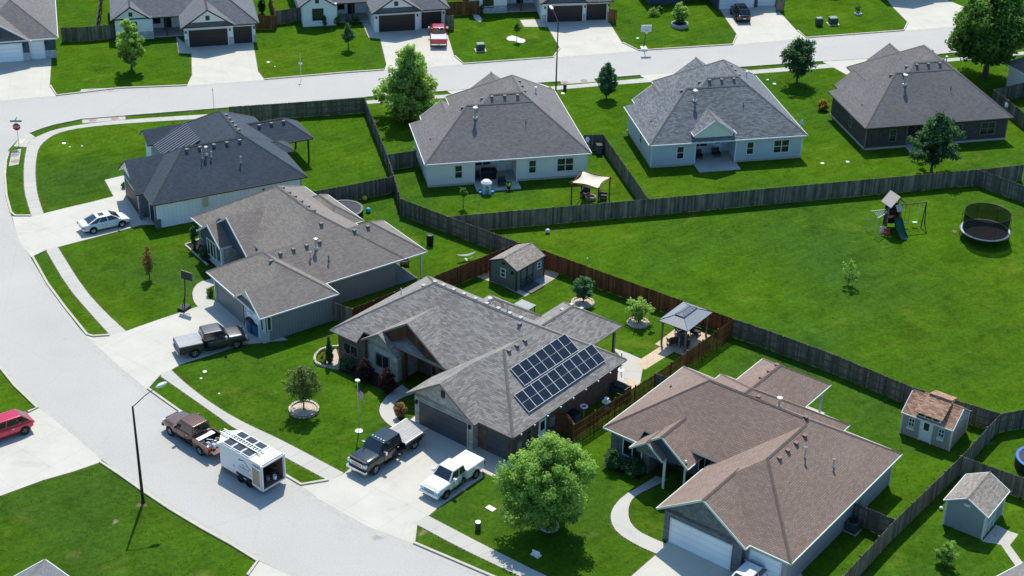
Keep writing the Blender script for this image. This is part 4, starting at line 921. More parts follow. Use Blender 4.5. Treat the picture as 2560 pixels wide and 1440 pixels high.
fence('grey fence closing the right side of the cream house yard', [(1462,337),(1508,336),(1602.5,470),(1618,494)], rails=1)
fence('reddish brown fence behind the narrow side yard left of the garden shed', [(880,771.5),(1085,690),(1260,621),(1297,606)], m='fbrown', pm='fpostb', rails=-1)
fence('reddish brown fence running from the garden shed to the gazebo corner', [(1297,606),(1360,626),(1511,681.5),(1834.6,797)], m='fbrown', pm='fpostb', rails=1)
fence('dark stained picket fence with open gaps beside the gazebo and the brown roof', [(1834.6,797),(1640,934),(1437,1059.7)], m='fbrown', pm='fpostb', gap=.075, plank=.09, rails=-1)
fence('small brown gate fence at the near end of the picket fence', [(1437,1059.7),(1420,1036),(1387,1029)], m='fbrown', pm='fpostb')
fence('short grey gate panel between the taupe house and its brown fence', [(825,752),(880,772)], rails=1)
fence('short grey panel between the picket fence and the brown house', [(1640,934),(1672,945)], rails=1)
fence('long weathered grey fence from the gazebo corner down to the playhouse shed', [(1834.6,797),(1900,818.4),(2083,885),(2281.7,967.6),(2503,1033.5)], rails=-1)
fence('grey fence running down left from the corner past both lower sheds', [(2503,1033.5),(2404,1140.5),(2239.5,1298.8),(2200,1341),(2108.7,1440),(2040,1515)], rails=-1)
fence('grey fence from the corner post to the right edge above the blue trampoline', [(2503,1033.5),(2560,1024),(2640,1012)], rails=-1)
fence('grey fence behind the lower grey shed below the blue trampoline', [(2404,1140.5),(2480,1167),(2560,1195),(2640,1222)], rails=1)
fence('short grey fence joining the brown house side wall to the long fence', [(2132,1254.5),(2239.5,1299)], rails=-1)
fence('dark brown fence between the two houses at the top left', [(152,69),(215,67),(289,60)], rails=1)
fence('thin fence line seen edge on running away at the top left', [(252,-40),(248,0),(238,63)], rails=1)
fence('stained brown fence right of the white farmhouse garage', [(636,38.6),(688,38.6)], m='fbrown', pm='fpostb')
fence('dark fence between the farmhouse yard and the next white house', [(688,27),(757,17.5)])
fence('dark brown fence line going up beside the narrow evergreen', [(672,-30),(688,36)], m='fbrown', pm='fpostb')
fence('dark gate panel just right of the garage with the red pickup', [(1113,39),(1134,38.6)])
fence('dark brown fence at the top between two white houses', [(1108,5),(1197,2)], m='fbrown', pm='fpostb')
fence('small brown gate panel right of the two dark garage doors', [(1523,22.5),(1541,24)], m='fbrown', pm='fpostb')
fence('small dark gate panel right of the white garage doors', [(1943,-4),(1962,-3)])
fence('weathered fence of the yard at the right edge below the big tree', [(2640,200),(2560,206),(2484,224),(2520,250),(2562,283),(2640,340)])
lv = MB(); rnd = random.Random(11)
def blades(p, n, h, sp):
    for _ in range(n):
        q = p+Vector((rnd.gauss(0, sp), rnd.gauss(0, sp), 0)); a = rnd.uniform(0, 6.3); u = Vector((cos(a), sin(a), 0))*.03*rnd.uniform(.7, 1.6); t_ = Vector((rnd.gauss(0, .05), rnd.gauss(0, .05), h*rnd.uniform(.5, 1.3)))
        lv.poly([q-u, q+u, q+t_], 0, [(rnd.random(), .5)]*3)
for a, b in TUFT:
    L = (b-a).length; d = (b-a)/L; s = Vector((-d.y, d.x, 0)); k = 0.0
    while k < L:
        for sg in (-1, 1):
            if rnd.random() < .75: blades(a+d*k+s*sg*.07, 4, rnd.choice((.1, .14, .22)), .05)
        k += rnd.uniform(.1, .3)
for k in range(2600):        # scattered coarser tufts and weeds in the lawns
    px, py = rnd.uniform(-50, 2610), rnd.uniform(60, 1500)
    if any(inpoly(px+dx_, py+dy_, P_) for P_ in PAVED for dx_, dy_ in ((0, 0), (5, 3), (-5, -3))): continue
    blades(W(px, py), 5, rnd.choice((.05, .07, .10)), .09)
M['blade'] = leafmat('grass_blade', (.035, .10, .008), (.12, .20, .03), .4)
o = lv.build('grass_tufts', M['blade']); tag(o, 'longer grass and weeds along the fence feet and scattered in the lawns', 'grass', kind='stuff')
# =============== trees =================
PROF = {'oval': [(0, .35), (.12, .72), (.35, 1), (.6, .9), (.82, .6), (1, .12)], 'round': [(0, .4), (.15, .8), (.42, 1), (.7, .88), (.9, .5), (1, .15)],
        'cone': [(0, .55), (.12, 1), (.35, .92), (.6, .68), (.85, .32), (1, .05)], 'tear': [(0, .25), (.15, .7), (.35, 1), (.55, .88), (.8, .5), (1, .1)],
        'vase': [(0, .2), (.3, .7), (.6, 1), (.85, .85), (1, .4)]}
def prof(k, t):
    P = PROF[k]
    for (a, b), (c, d) in zip(P, P[1:]):
        if t <= c: return b+(d-b)*(t-a)/(c-a)
    return P[-1][1]
def tree(px, py, H, R, zb, label, kind='oval', leaf='leafM', n=140, per=26, ls=.16, dens=.6, trunk=.14, name='tree', cat='tree', tilt=(0, 0), lump=.35, seed=1, group=None, csz=1.0):
    rnd = random.Random(seed*131+int(px)); base = W(px, py); rt = empty(name, base, 0, label, cat, group)
    mb = MB(); top = Vector((tilt[0], tilt[1], H*.86))
    ctr = [Vector((0, 0, -.1)), Vector((0, 0, zb*.5)), Vector((tilt[0]*.3, tilt[1]*.3, zb+(H-zb)*.3)), Vector((tilt[0]*.7, tilt[1]*.7, zb+(H-zb)*.6)), top]
    mb.tube(ctr, [trunk*1.25, trunk, trunk*.75, trunk*.45, trunk*.12], 8)
    for k in range(9):
        t = rnd.uniform(.05, .7); z = zb+(H-zb)*t*.8; a = 2.4*k+rnd.uniform(-.4, .4); rr = R*prof(kind, min(1, t+.15))*.75
        mb.tube([(0, 0, z-.2), (rr*.45*cos(a), rr*.45*sin(a), z+.25*rr), (rr*cos(a), rr*sin(a), z+.65*rr)], [trunk*.5, trunk*.3, trunk*.1], 5)
    mb.build('trunk', M['barkl'], rt)
    lv = MB(); off = Vector((rnd.uniform(0, 9), rnd.uniform(0, 9), rnd.uniform(0, 9)))
    for k in range(n):
        while True:
            t = rnd.random(); f = prof(kind, t)
            if rnd.random() < f*f+.08: break
        a = rnd.uniform(0, 2*pi); q = rnd.random()**(.42*dens/.6)
        dirv = Vector((cos(a), sin(a), t*2)); lob = 1+lump*noise.noise(dirv*1.6+off)*1.6
        cr = R*rnd.uniform(.12, .26)*csz+.06; r_ = max(0, R*f*q*lob-cr*.45); zz = zb+cr*.3+(H-zb-cr*.9)*t; c = Vector((r_*cos(a)+tilt[0]*t, r_*sin(a)+tilt[1]*t, zz))
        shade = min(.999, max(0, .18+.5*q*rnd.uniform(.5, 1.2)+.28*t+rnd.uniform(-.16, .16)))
        for j in range(per):
            d = Vector((rnd.gauss(0, 1), rnd.gauss(0, 1), rnd.gauss(0, .8))); d.normalize(); rr = cr*rnd.random()**.5
            p = c+d*rr; nrm = (d*.7+Vector((rnd.uniform(-1, 1), rnd.uniform(-1, 1), rnd.uniform(0, 1.2)))).normalized()
            u = nrm.orthogonal().normalized(); u = Matrix.Rotation(rnd.uniform(0, 6.28), 3, nrm) @ u; w = nrm.cross(u); s = ls*rnd.uniform(.6, 1.25)
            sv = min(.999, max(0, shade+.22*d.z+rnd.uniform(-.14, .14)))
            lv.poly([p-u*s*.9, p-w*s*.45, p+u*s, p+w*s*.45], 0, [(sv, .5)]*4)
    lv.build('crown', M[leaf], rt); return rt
def hgt(px, pyb, pyt):      # height of a vertical thing from its foot and top pixels
    b = W(px, pyb); lo, hi = 0, 40
    for _ in range(40):
        m_ = (lo+hi)/2; v = b+Vector((0, 0, m_-HC)); y = 720+FPX*v.dot(_d)/v.dot(_f)
        if y > pyt: lo = m_
        else: hi = m_
    return lo
def T(px, pyb, pyt, wpx, pcb, label, **k):
    b = W(px, pyb); H = hgt(px, pyb, pyt); R = (W(px+wpx/2, pyb)-W(px-wpx/2, pyb)).length/2; return tree(px, pyb, H, R, hgt(px, pyb, pcb), label, **k)
T(1025, 297, 104, 148, 285, 'tall broad light green tree beside the charcoal house fence corner', kind='cone', leaf='leafY', n=330, per=60, ls=.22, trunk=.24, lump=.55, csz=.9)
T(330, 178, 42, 68, 163, 'tall narrow young tree in front of the white farmhouse', kind='oval', leaf='leafY', n=130, per=50, ls=.19, lump=.6)
T(871, 124, 53, 36, 102, 'small upright tree on the lawn left of the red pickup driveway', kind='cone', leaf='leafB', n=70, per=26, ls=.15, trunk=.07)
T(1516, 246, 156, 50, 236, 'egg shaped tree on the lawn behind the tall street lamp', kind='oval', leaf='leafB', n=170, per=34, ls=.17, lump=.2, trunk=.09)
T(1992, 208, 92, 84, 200, 'dark bluish tree with ragged crown between two rear houses', kind='vase', leaf='leafD', n=190, per=34, ls=.18, lump=.5, trunk=.12)
T(2328, 428, 278, 118, 405, 'dark irregular tree in front of the dark brick house', kind='tear', leaf='leafD', n=230, per=40, ls=.22, lump=.7, trunk=.14)
T(2462, 192, -60, 190, 150, 'huge leafy tree at the top right corner over the pavement', kind='oval', leaf='leafM', n=620, per=60, ls=.3, lump=.45, trunk=.35)
T(1368, 1325, 1086, 232, 1306, 'big bright green round tree in front of the solar house garage', kind='oval', leaf='leafL', n=560, per=95, ls=.13, lump=.4, trunk=.15, dens=.8, csz=.75, seed=9)
T(760, 1028, 908, 84, 1003, 'sparse olive tree inside the stone ring on the solar house lawn', kind='round', leaf='leafO', n=150, per=30, ls=.11, dens=.45, trunk=.06, lump=.5)
T(374, 697, 612, 32, 684, 'thin rust coloured young tree on the taupe house lawn', kind='oval', leaf='leafR', n=90, per=18, ls=.09, trunk=.05)
T(1458, 757, 690, 56, 744, 'round bluish green small tree near the brown fence', kind='round', leaf='leafB', n=120, per=28, ls=.13, trunk=.06)
T(1596, 808, 750, 70, 800, 'open green small tree left of the gazebo', kind='vase', leaf='leafY', n=90, per=22, ls=.13, trunk=.06, lump=.6)
T(2120, 713, 647, 44, 708, 'little light green sapling alone in the open yard', kind='oval', leaf='leafL', n=50, per=14, ls=.11, trunk=.035, lump=.6)
T(1158, 518, 468, 26, 492, 'tiny dark sapling on the cream house back lawn', kind='vase', leaf='leafM', n=34, per=16, ls=.11, trunk=.035)
T(1699, 62, 4, 40, 54, 'small bushy tree inside the raised stone ring on the far lawn', kind='round', leaf='leafY', n=90, per=26, ls=.16, trunk=.08)
T(1292, 103, 54, 20, 78, 'thin sapling standing in the white gravel patch', kind='oval', leaf='leafM', n=36, per=18, ls=.12, trunk=.035)
T(2143, 33, 6, 24, 30, 'tiny sapling with sparse twigs near the two utility boxes', kind='vase', leaf='leafM', n=22, per=12, ls=.11, trunk=.03)
T(2362, 1412, 1350, 52, 1408, 'light green bushy sapling on the lawn below the lower grey shed', kind='round', leaf='leafL', n=80, per=26, ls=.1, trunk=.03, lump=.6)
T(655, 34, -12, 22, 33, 'narrow dark evergreen beside the fence at the top', kind='tear', leaf='leafD', n=90, per=24, ls=.13)
T(824, 908, 838, 21, 905, 'dark conical evergreen in the stone edged bed', kind='cone', leaf='leafD', n=200, per=28, ls=.055, dens=.4, lump=.05, name='shrub', cat='shrub')
T(914, 955, 893, 46, 953, 'dark burgundy round shrub left of its twin by the stone gable', kind='round', leaf='leafP', n=170, per=26, ls=.08, lump=.1, name='shrub', cat='shrub')
T(969, 982, 918, 46, 980, 'dark burgundy round shrub nearest the curved front path', kind='round', leaf='leafP', n=170, per=26, ls=.08, lump=.1, name='shrub', cat='shrub')
T(868, 925, 893, 40, 923, 'low dark green shrub below the left front window', kind='round', leaf='leafD', n=90, per=22, ls=.08, name='shrub', cat='shrub')
T(1001, 1043, 1005, 36, 1041, 'olive brown shrub beside the curved path at the garage corner', kind='round', leaf='leafR', n=80, per=22, ls=.08, name='shrub', cat='shrub')
T(812, 912, 893, 18, 911, 'small yellow green plant beside the conical evergreen', kind='round', leaf='leafL', n=30, per=16, ls=.06, name='shrub', cat='shrub')
T(806, 905, 880, 16, 904, 'yellow tinted plant at the rim of the stone edged bed', kind='round', leaf='leafG', n=20, per=14, ls=.06, name='shrub', cat='shrub')
T(487, 622, 566, 24, 621, 'tall dark shrub at the left end of the bay window bed', kind='vase', leaf='leafD', n=70, per=20, ls=.1, name='shrub', cat='shrub')
T(515, 650, 612, 34, 649, 'wide dark shrub below the bay window', kind='round', leaf='leafD', n=80, per=22, ls=.09, name='shrub', cat='shrub')
T(527, 740, 716, 24, 739, 'small low shrub inside the curl of the taupe house path', kind='round', leaf='leafM', n=40, per=18, ls=.07, name='shrub', cat='shrub')
T(1532, 1172, 1120, 50, 1170, 'dark rounded hedge plant at the left of the brown house front window', kind='round', leaf='leafD', n=150, per=26, ls=.08, name='shrub', cat='shrub')
T(1585, 1185, 1146, 60, 1183, 'dark low hedge plant right below the brown house front window', kind='round', leaf='leafD', n=150, per=26, ls=.08, name='shrub', cat='shrub')
T(2056, 275, 248, 30, 274, 'golden orange bush beside the dark brick house corner', kind='round', leaf='leafG', n=80, per=24, ls=.12, name='shrub', cat='shrub')
for x, y, t_, w_, lf, lb in ((812,66,36,10,'leafD','thin conical shrub left of its neighbour under the white house window'), (842,62,34,18,'leafM','round shrub right under the white house window'), (872,62,42,16,'leafD','dark ball shrub nearest the white house window wall'), (890,60,38,20,'leafD','dark ball shrub nearest the porch walkway'),
                        (1632,38,18,36,'leafL','bright green mound shrub at the navy house bed corner'), (1648,32,14,20,'leafM','loose green shrub behind the bright mound'), (1204,38,8,10,'leafD','narrow dark shrub at the corner of the skirted white house'), (480,398,378,10,'leafD','small dark shrub near the corner house metal roof'), (378,392,376,8,'leafD','small cone shrub left of the metal porch roof'), (311,470,455,12,'leafM','little plant at the corner house garage pad')):
    T(x, y, t_, w_, y-1, lb, kind='round', leaf=lf, n=40, per=20, ls=.1, name='shrub', cat='shrub')
# =============== vehicles =================
def bevelled(mb, name, mats, parent, w=.06, seg=2, ang=35, smooth_=True):
    o = mb.build(name, mats, parent, weld=True)
    import bmesh
    bm = bmesh.new(); bm.from_mesh(o.data)
    ed = [e for e in bm.edges if len(e.link_faces) == 2 and e.calc_face_angle(0) > radians(ang)]
    bmesh.ops.bevel(bm, geom=ed, offset=w, segments=seg, affect='EDGES', profile=.6, clamp_overlap=True)
    bm.to_mesh(o.data); bm.free()
    if smooth_:
        o.data.polygons.foreach_set('use_smooth', [True]*len(o.data.polygons))
    o.data.update(); return o
def wheel(parent, x, y, r=.38, w=.26, rim='rim'):
    mb = MB(); T0 = Matrix.Translation((x, y, r)) @ Matrix.Rotation(pi/2, 4, 'X'); mb.T = T0
    mb.lathe([(r*.62, -w/2), (r*.93, -w/2), (r, -w/2+.05), (r, w/2-.05), (r*.93, w/2), (r*.62, w/2)], (0, 0, 0), 20)
    o = mb.build('wheel', M['tyre'], parent, smooth=False)
    g = MB(); g.T = T0; z = (w/2-.02)*(1 if y < 0 else -1)
    for sgn in (z,):
        g.lathe([(r*.64, sgn*.55), (r*.64, sgn), (r*.56, sgn), (r*.52, sgn*.7), (0, sgn*.62)], (0, 0, 0), 20)
        for k in range(5):
            a = 2*pi*k/5; c, s = cos(a), sin(a); zz0, zz1 = sorted((sgn*.62, sgn*.98))
            q = [(c*r*.1-s*.05, s*r*.1+c*.05), (c*r*.1+s*.05, s*r*.1-c*.05), (c*r*.58+s*.035, s*r*.58-c*.035), (c*r*.58-s*.035, s*r*.58+c*.035)]
            g.prism(q, zz0, zz1)
    g.build('rim', M[rim], o); return o
def loft_body(st, name, mat, parent, m2=None):
    """st: (x, zbottom, zshoulder, halfwidth) stations, rear to front"""
    mb = MB(); rows = []
    for x, zb, zt, w in st:
        h = zt-zb
        half = [(w*.80, zb), (w*.96, zb+.06), (w, zb+h*.30), (w*1.0, zb+h*.62), (w*.97, zb+h*.86), (w*.88, zt-.012), (w*.45, zt+.012), (0, zt+.02)]
        rows.append([(x, y, z) for y, z in half]+[(x, -y, z) for y, z in reversed(half[:-1])])
    n = len(rows[0])
    for i in range(len(rows)-1):
        for k in range(n):
            j = (k+1) % n; mb.poly([rows[i][k], rows[i][j], rows[i+1][j], rows[i+1][k]])
    mb.poly(rows[0][::-1]); mb.poly(rows[-1])
    o = mb.build(name, mat, parent, smooth=True, weld=True); md = o.modifiers.new('sub', 'SUBSURF'); md.levels = md.render_levels = 2; return o
def cabin(parent, paint, wf, rf, rr, wr, zb, zr, yb, yr, pil=(.5,), side_in=(.10, .10), gl='glassc'):
    mb = MB()
    mb.hexa([(wr, -yb, zb), (wf, -yb, zb), (wf, yb, zb), (wr, yb, zb)], [(rr, -yr, zr), (rf, -yr, zr), (rf, yr, zr), (rr, yr, zr)])
    c = bevelled(mb, 'cab', paint, parent, .085, 4, 20)
    def quad(name, P, inset, out):
        a, b_, c_, d = [Vector(p) for p in P]; n = (b_-a).cross(d-a).normalized()
        f = lambda u, v: (a.lerp(b_, u)).lerp(d.lerp(c_, u), v)+n*out
        i0, i1, j0, j1 = inset; m_ = MB(); m_.poly([f(i0, j0), f(i1, j0), f(i1, j1), f(i0, j1)]); m_.build(name, M[gl], parent)
    quad('windshield', [(wf, -yb, zb), (wf, yb, zb), (rf, yr, zr), (rf, -yr, zr)], (.07, .93, .08, .93), .012)
    quad('rear_window', [(wr, yb, zb), (wr, -yb, zb), (rr, -yr, zr), (rr, yr, zr)], (.10, .90, .15, .90), .012)
    fr = [0]+list(pil)+[1]
    for s_ in (1, -1):
        for a_, b2 in zip(fr, fr[1:]):
            lo = [Vector((wr+(wf-wr)*t, s_*yb, zb)) for t in (a_, b2)]; hi = [Vector((rr+(rf-rr)*t, s_*yr, zr)) for t in (a_, b2)]
            P = [lo[0], lo[1], hi[1], hi[0]]; P = P if s_ < 0 else [P[1], P[0], P[3], P[2]]
            quad('side_window', P, (.06, .94, .14, .86), .012)
    return c
def small(parent, name, m, *boxes):
    mb = MB()
    for b in boxes: mb.box(*b)
    return mb.build(name, M[m] if isinstance(m, str) else m, parent)
def place_vehicle(rear, front, hw, side, name, label, cat, wb):
    a, b = W(*rear), W(*front); d = (b-a).normalized(); left = Vector((-d.y, d.x, 0)); c = (a+b)/2-left*hw*side
    return empty(name, c, atan2(d.y, d.x), label, cat)
def arches(r, xs, w, R=.47, m='black'):
    for x in xs:
        for s_ in (1, -1):
            mb = MB(); n = 14; P = [(x+R*cos(pi*k/n), s_*(w+.006), .36+R*sin(pi*k/n)) for k in range(n+1)]; P = P+[(x-R, s_*(w+.006), .28), (x+R, s_*(w+.006), .28)]
            mb.poly(P if s_ < 0 else P[::-1]); mb.build('wheel_arch', M[m], r)
def pickup(r, paint, wb, L0, L1, w=1.0, hood=1.18, belt=1.22, roof=1.9, cabx=(-.95, 1.25), bed='tonneau', covm=None, wr_=.40, rim='rim', chrome=True, dually=False, bedh=1.12):
    """x: 0 midway between the axles; L0 rear end, L1 front end"""
    xf, xr = wb/2, -wb/2; cr, cf = cabx
    loft_body([(cr-.02, .38, belt, w*.97), (cf-.25, .38, belt, w*.99), (cf+.1, .4, hood+.03, w*.99), (L1-.55, .42, hood, w*.97), (L1-.12, .45, hood-.08, w*.93), (L1, .5, hood-.3, w*.88)], 'body', paint, r)
    cabin(r, paint, cf+.05, cf-.55, cr+.12, cr, belt-.03, roof, w*.90, w*.72, (.46,))
    if bed != 'flat':
        mb = MB(); x0, x1 = L0+.06, cr-.04; t = .07
        mb.box(x0, x1, -w*.98, -w*.98+t, .5, bedh+.06); mb.box(x0, x1, w*.98-t, w*.98, .5, bedh+.06); mb.box(x1-t, x1, -w*.98+t, w*.98-t, .5, bedh+.06); mb.box(x0, x1-t, -w*.98+t, w*.98-t, .5, .62)
        mb.build('bed', paint, r)
        if bed == 'open':
            small(r, 'tailgate', paint, (L0-.5, L0+.06, -w*.8, w*.8, .66, .72)); small(r, 'bed_liner', 'plastic', (x0, x1-t, -w*.9, w*.9, .62, .65))
        else:
            small(r, 'tailgate', paint, (L0, L0+.06, -w*.93, w*.93, .55, bedh+.05))
            small(r, 'bed_cover', covm, (L0+.04, cr-.06, -w*.93, w*.93, bedh+.055, bedh+.105))
    for s_ in (1, -1):
        small(r, 'taillight', 'redlens', (L0-.02, L0+.12, s_*w*.86, s_*w*.99, .8, 1.08) if bed != 'flat' else (L0-.02, L0+.04, s_*w*.7, s_*w*.9, .75, .86))
        small(r, 'headlight', 'lens', (L1-.16, L1+.02, s_*w*.62, s_*w*.9, hood-.42, hood-.17))
        small(r, 'mirror', paint if not chrome else M['chrome'], (cf-.42, cf-.25, s_*(w*.95), s_*(w*1.22), belt-.02, belt+.22))
        small(r, 'door_handle', 'chrome', (cr+.55, cr+.72, s_*(w*.985), s_*(w*1.01), belt-.16, belt-.11), )
        small(r, 'running_board', 'plastic', (cr+.1, cf-.35, s_*w*.86, s_*w*1.02, .36, .42))
        small(r, 'door_seam', 'black', *[(q-.008, q+.008, s_*w*.985, s_*w*1.004, .5, belt-.06) for q in (cr+.9, cf-.3)])
    small(r, 'grille', 'chrome' if chrome else paint, (L1-.05, L1+.035, -w*.58, w*.58, hood-.48, hood-.14)); small(r, 'grille_mesh', 'black', *[(L1+.02, L1+.045, -w*.5, w*.5, hood-.44+.09*k, hood-.40+.09*k) for k in range(3)])
    small(r, 'bumper', 'chrome' if chrome else M['gwhite'] if covm is paint else M['plastic'], (L1-.1, L1+.13, -w*.93, w*.93, .45, .66)); small(r, 'bumper', 'chrome' if chrome else 'plastic', (L0-.14, L0+.05, -w*.9, w*.9, .5, .66))
    small(r, 'licence_plate', 'white', (L0-.155, L0-.14, -.16, .16, .52, .66))
    arches(r, (xf,)+(() if bed == 'flat' else (xr,)), w*.985, wr_+.09)
    for x in (xf, xr):
        for s_ in (1, -1): wheel(r, x, s_*w*.88, wr_, .28, rim)
    mb = MB(); mb.box(L0+.2, L1-.3, -w*.6, w*.6, .3, .5); mb.build('chassis', M['black'], r)
# dark grey pickup with tonneau (taupe house driveway)
r = place_vehicle((487.5,892.5), (591.6,870), .88, -1, 'pickup_truck', 'dark grey pickup with flat grey bed cover parked on the taupe house driveway', 'pickup truck', 3.6)
pickup(r, plain('paint_gunmetal', (.075, .075, .082), .38, .5, .6, 0, var=.02), 3.6, -3.05, 2.75, covm=plain('grey_bed_cover', (.34, .34, .35), .55))
# brown crew pickup with open bed on the street
r = place_vehicle((503,1137), (428,1087.5), .88, 1, 'pickup_truck', 'brown crew cab pickup with tailgate down and a full open bed towing the trailer', 'pickup truck', 3.7)
rb = r; PB = carpaint('paint_bronze', (.175, .085, .06), .25, .5)
pickup(r, PB, 3.72, -2.95, 2.85, bed='open', chrome=False, cabx=(-.95, 1.3))
mb = MB()
for k in range(9): mb.box(-.78, .70, -.62+k*.155-.012, -.62+k*.155+.012, 1.9, 1.925)
mb.build('roof_rib', PB, r)
mb = MB(); mb.T = Matrix.Translation((.1, -1.0, 0)) @ Matrix.Rotation(radians(-62), 4, 'Z'); mb.box(-.95, 0, -.05, .02, .5, 1.2); mb.box(-.93, -.05, -.04, .01, 1.6, 1.66); mb.box(-.93, -.87, -.04, .01, 1.2, 1.6); mb.box(-.11, -.05, -.04, .01, 1.2, 1.6); mb.build('open_door', PB, r)
def child_world(o, px_parent, loc, rz=0):
    m_ = Matrix.Translation(px_parent.location) @ Matrix.Rotation(px_parent.rotation_euler.z, 4, 'Z') @ Matrix.Translation(loc) @ Matrix.Rotation(rz, 4, 'Z'); o.matrix_world = m_; return o
mb = MB(); mb.box(-.25, .25, -.8, .8, 0, .4); mb.box(-.24, .24, -.78, .78, .4, .43, 1)
tag(child_world(mb.build('tool_box', [M['plastic'], M['galv']]), rb, (-1.35, 0, .66)), 'long black tool box with metal lid behind the brown pickup cab', 'tool box')
rnd = random.Random(5); cols = ['white', 'gwhite', 'chrome', 'plastic', 'slabtan', 'trimt', 'galv']
for k in range(22):
    x, y = rnd.uniform(-2.75, -1.75), rnd.uniform(-.7, .7); mb = MB(); s1, s2, s3 = rnd.uniform(.12, .4), rnd.uniform(.1, .3), rnd.uniform(.1, .32)
    if k % 4 == 0: mb.lathe([(.13, 0), (.15, .3), (.15, .31), (.12, .29), (.11, .03), (0, .03)], (0, 0, 0), 12)
    elif k % 4 == 1: mb.tube([(-s1, 0, .05), (s1, 0, .12)], .04, 8)
    else: mb.hexa([(-s1/2, -s2/2, 0), (s1/2, -s2/2, 0), (s1/2, s2/2, 0), (-s1/2, s2/2, 0)], [(-s1/2.4, -s2/2.4, s3), (s1/2.4, -s2/2.4, s3), (s1/2.4, s2/2.4, s3), (-s1/2.4, s2/2.4, s3)])
    tag(child_world(mb.build('work_item', M[cols[k % 7]]), rb, (x, y, .66+(.14 if k > 7 else 0)), rnd.uniform(0, 3)), 'small mixed work item lying in the open bed of the brown pickup', 'work gear', 'tools and scraps in the brown pickup bed')
# black flatbed truck
r = place_vehicle((1036.4,1122), (938,1186), .95, 1, 'flatbed_truck', 'black dual cab truck with a pale flat wooden deck nearest the curved path', 'flatbed truck', 4.3)
PK = carpaint('paint_black_blue', (.016, .020, .028), .14, .4)
pickup(r, PK, 4.35, -3.3, 3.15, 1.03, 1.36, 1.36, 2.08, (-.9, 1.55), 'flat', wr_=.43)
mb = MB()
for k in range(8): mb.box(-3.55, -1.0, -1.1+k*.275, -1.1+k*.275+.262, 1.12, 1.2, 0)
mb.box(-3.6, -.98, -1.14, -1.1, 1.04, 1.21, 1); mb.box(-3.6, -.98, 1.1, 1.14, 1.04, 1.21, 1); mb.box(-3.62, -3.55, -1.14, 1.14, 1.04, 1.21, 1)
mb.build('flat_deck', [plain('weathered_deck', (.40, .385, .37), .8), M['galv']], r)
small(r, 'under_box', 'black', (-2.9, -1.1, .8, 1.08, .55, 1.04), (-2.9, -1.1, -1.08, -.8, .55, 1.04))
for k in range(5):
    small(r, 'cab_light', 'lens', (.72, .82, -.56+k*.28-.05, -.56+k*.28+.05, 2.08, 2.14))
small(r, 'bug_shield', 'plastic', (2.95, 3.1, -.85, .85, 1.3, 1.4))
# white pickup with white bed cover
r = place_vehicle((1187,1196), (1115,1246), .86, 1, 'pickup_truck', 'white extended cab pickup with white bed cover at the lawn edge of the driveway', 'pickup truck', 3.3)
PW = carpaint('paint_white', (.80, .80, .80), .2, 0)
pickup(r, PW, 3.35, -2.7, 2.5, .96, 1.12, 1.16, 1.8, (-.65, 1.15), 'tonneau', PW, .37, chrome=False, bedh=1.16)
# red pickup far row
r = empty('pickup_truck', W(1096, 100), radians(94), 'bright red pickup with pale bed cover nosed up to a dark garage door', 'pickup truck')
pickup(r, carpaint('paint_red', (.48, .015, .03), .2, .3), 3.6, -2.95, 2.8, covm=plain('pale_bed_cover', (.50, .50, .52), .5))
def car(r, paint, wb, L0, L1, w, prof_, cab, rim='rim', wr_=.34, rails=False, sunroof=False):
    loft_body(prof_, 'body', paint, r); cabin(r, paint, *cab)
    xf, xr = wb/2, -wb/2; arches(r, (xf, xr), w*.985, wr_+.06)
    for x in (xf, xr):
        for s_ in (1, -1): wheel(r, x, s_*w*.9, wr_, .23, rim)
    zb = cab[4]
    for s_ in (1, -1):
        small(r, 'headlight', 'lens', (L1-.28, L1-.05, s_*w*.55, s_*w*.86, zb-.36, zb-.24)); small(r, 'taillight', 'redlens', (L0-.01, L0+.2, s_*w*.55, s_*w*.9, zb-.22, zb-.1))
        small(r, 'mirror', paint, (cab[0]-.32, cab[0]-.16, s_*w*.9, s_*w*1.12, zb, zb+.14))
        small(r, 'door_handle', 'chrome', (-.55, -.4, s_*w*.985, s_*w*1.015, zb-.16, zb-.12)); small(r, 'door_seam', 'black', *[(q-.007, q+.007, s_*w*.98, s_*w*1.004, .4, zb-.05) for q in (-.15, .85)])
        if rails: small(r, 'roof_rail', 'plastic', (cab[2]+.1, cab[1]-.1, s_*cab[7]*.86, s_*cab[7]*.92, cab[5]+.02, cab[5]+.07))
    small(r, 'grille', 'plastic', (L1-.06, L1+.01, -w*.5, w*.5, .42, zb-.4)); small(r, 'licence_plate', 'white', (L0-.012, L0, -.18, .18, .62, .74))
    small(r, 'chassis', 'black', (L0+.3, L1-.3, -w*.7, w*.7, .18, .4))
    if sunroof: small(r, 'sunroof', 'glassc', (-.55, -.05, -.32, .32, cab[5]-.01, cab[5]+.012))
r = place_vehicle((234.5,584), (305,567.5), .80, -1, 'parked_car', 'white sedan with dark sunroof parked on the corner house driveway', 'car', 2.8)
PS = carpaint('paint_white_pearl', (.78, .79, .80), .15, 0)
car(r, PS, 2.8, -2.42, 2.38, .92, [(-2.42, .45, .85, .74), (-2.25, .32, .98, .84), (-1.5, .24, 1.02, .91), (.4, .22, .96, .92), (1.2, .24, .92, .91), (2.0, .3, .80, .86), (2.3, .36, .66, .76), (2.38, .4, .6, .66)], (1.45, .5, -.7, -2.0, .90, 1.43, .82, .58, (.30, .62)), sunroof=True)
r = place_vehicle((58,1087), (-17,1113), .80, 1, 'parked_car', 'bright red crossover at the left edge of the view on the near driveway', 'car', 2.7)
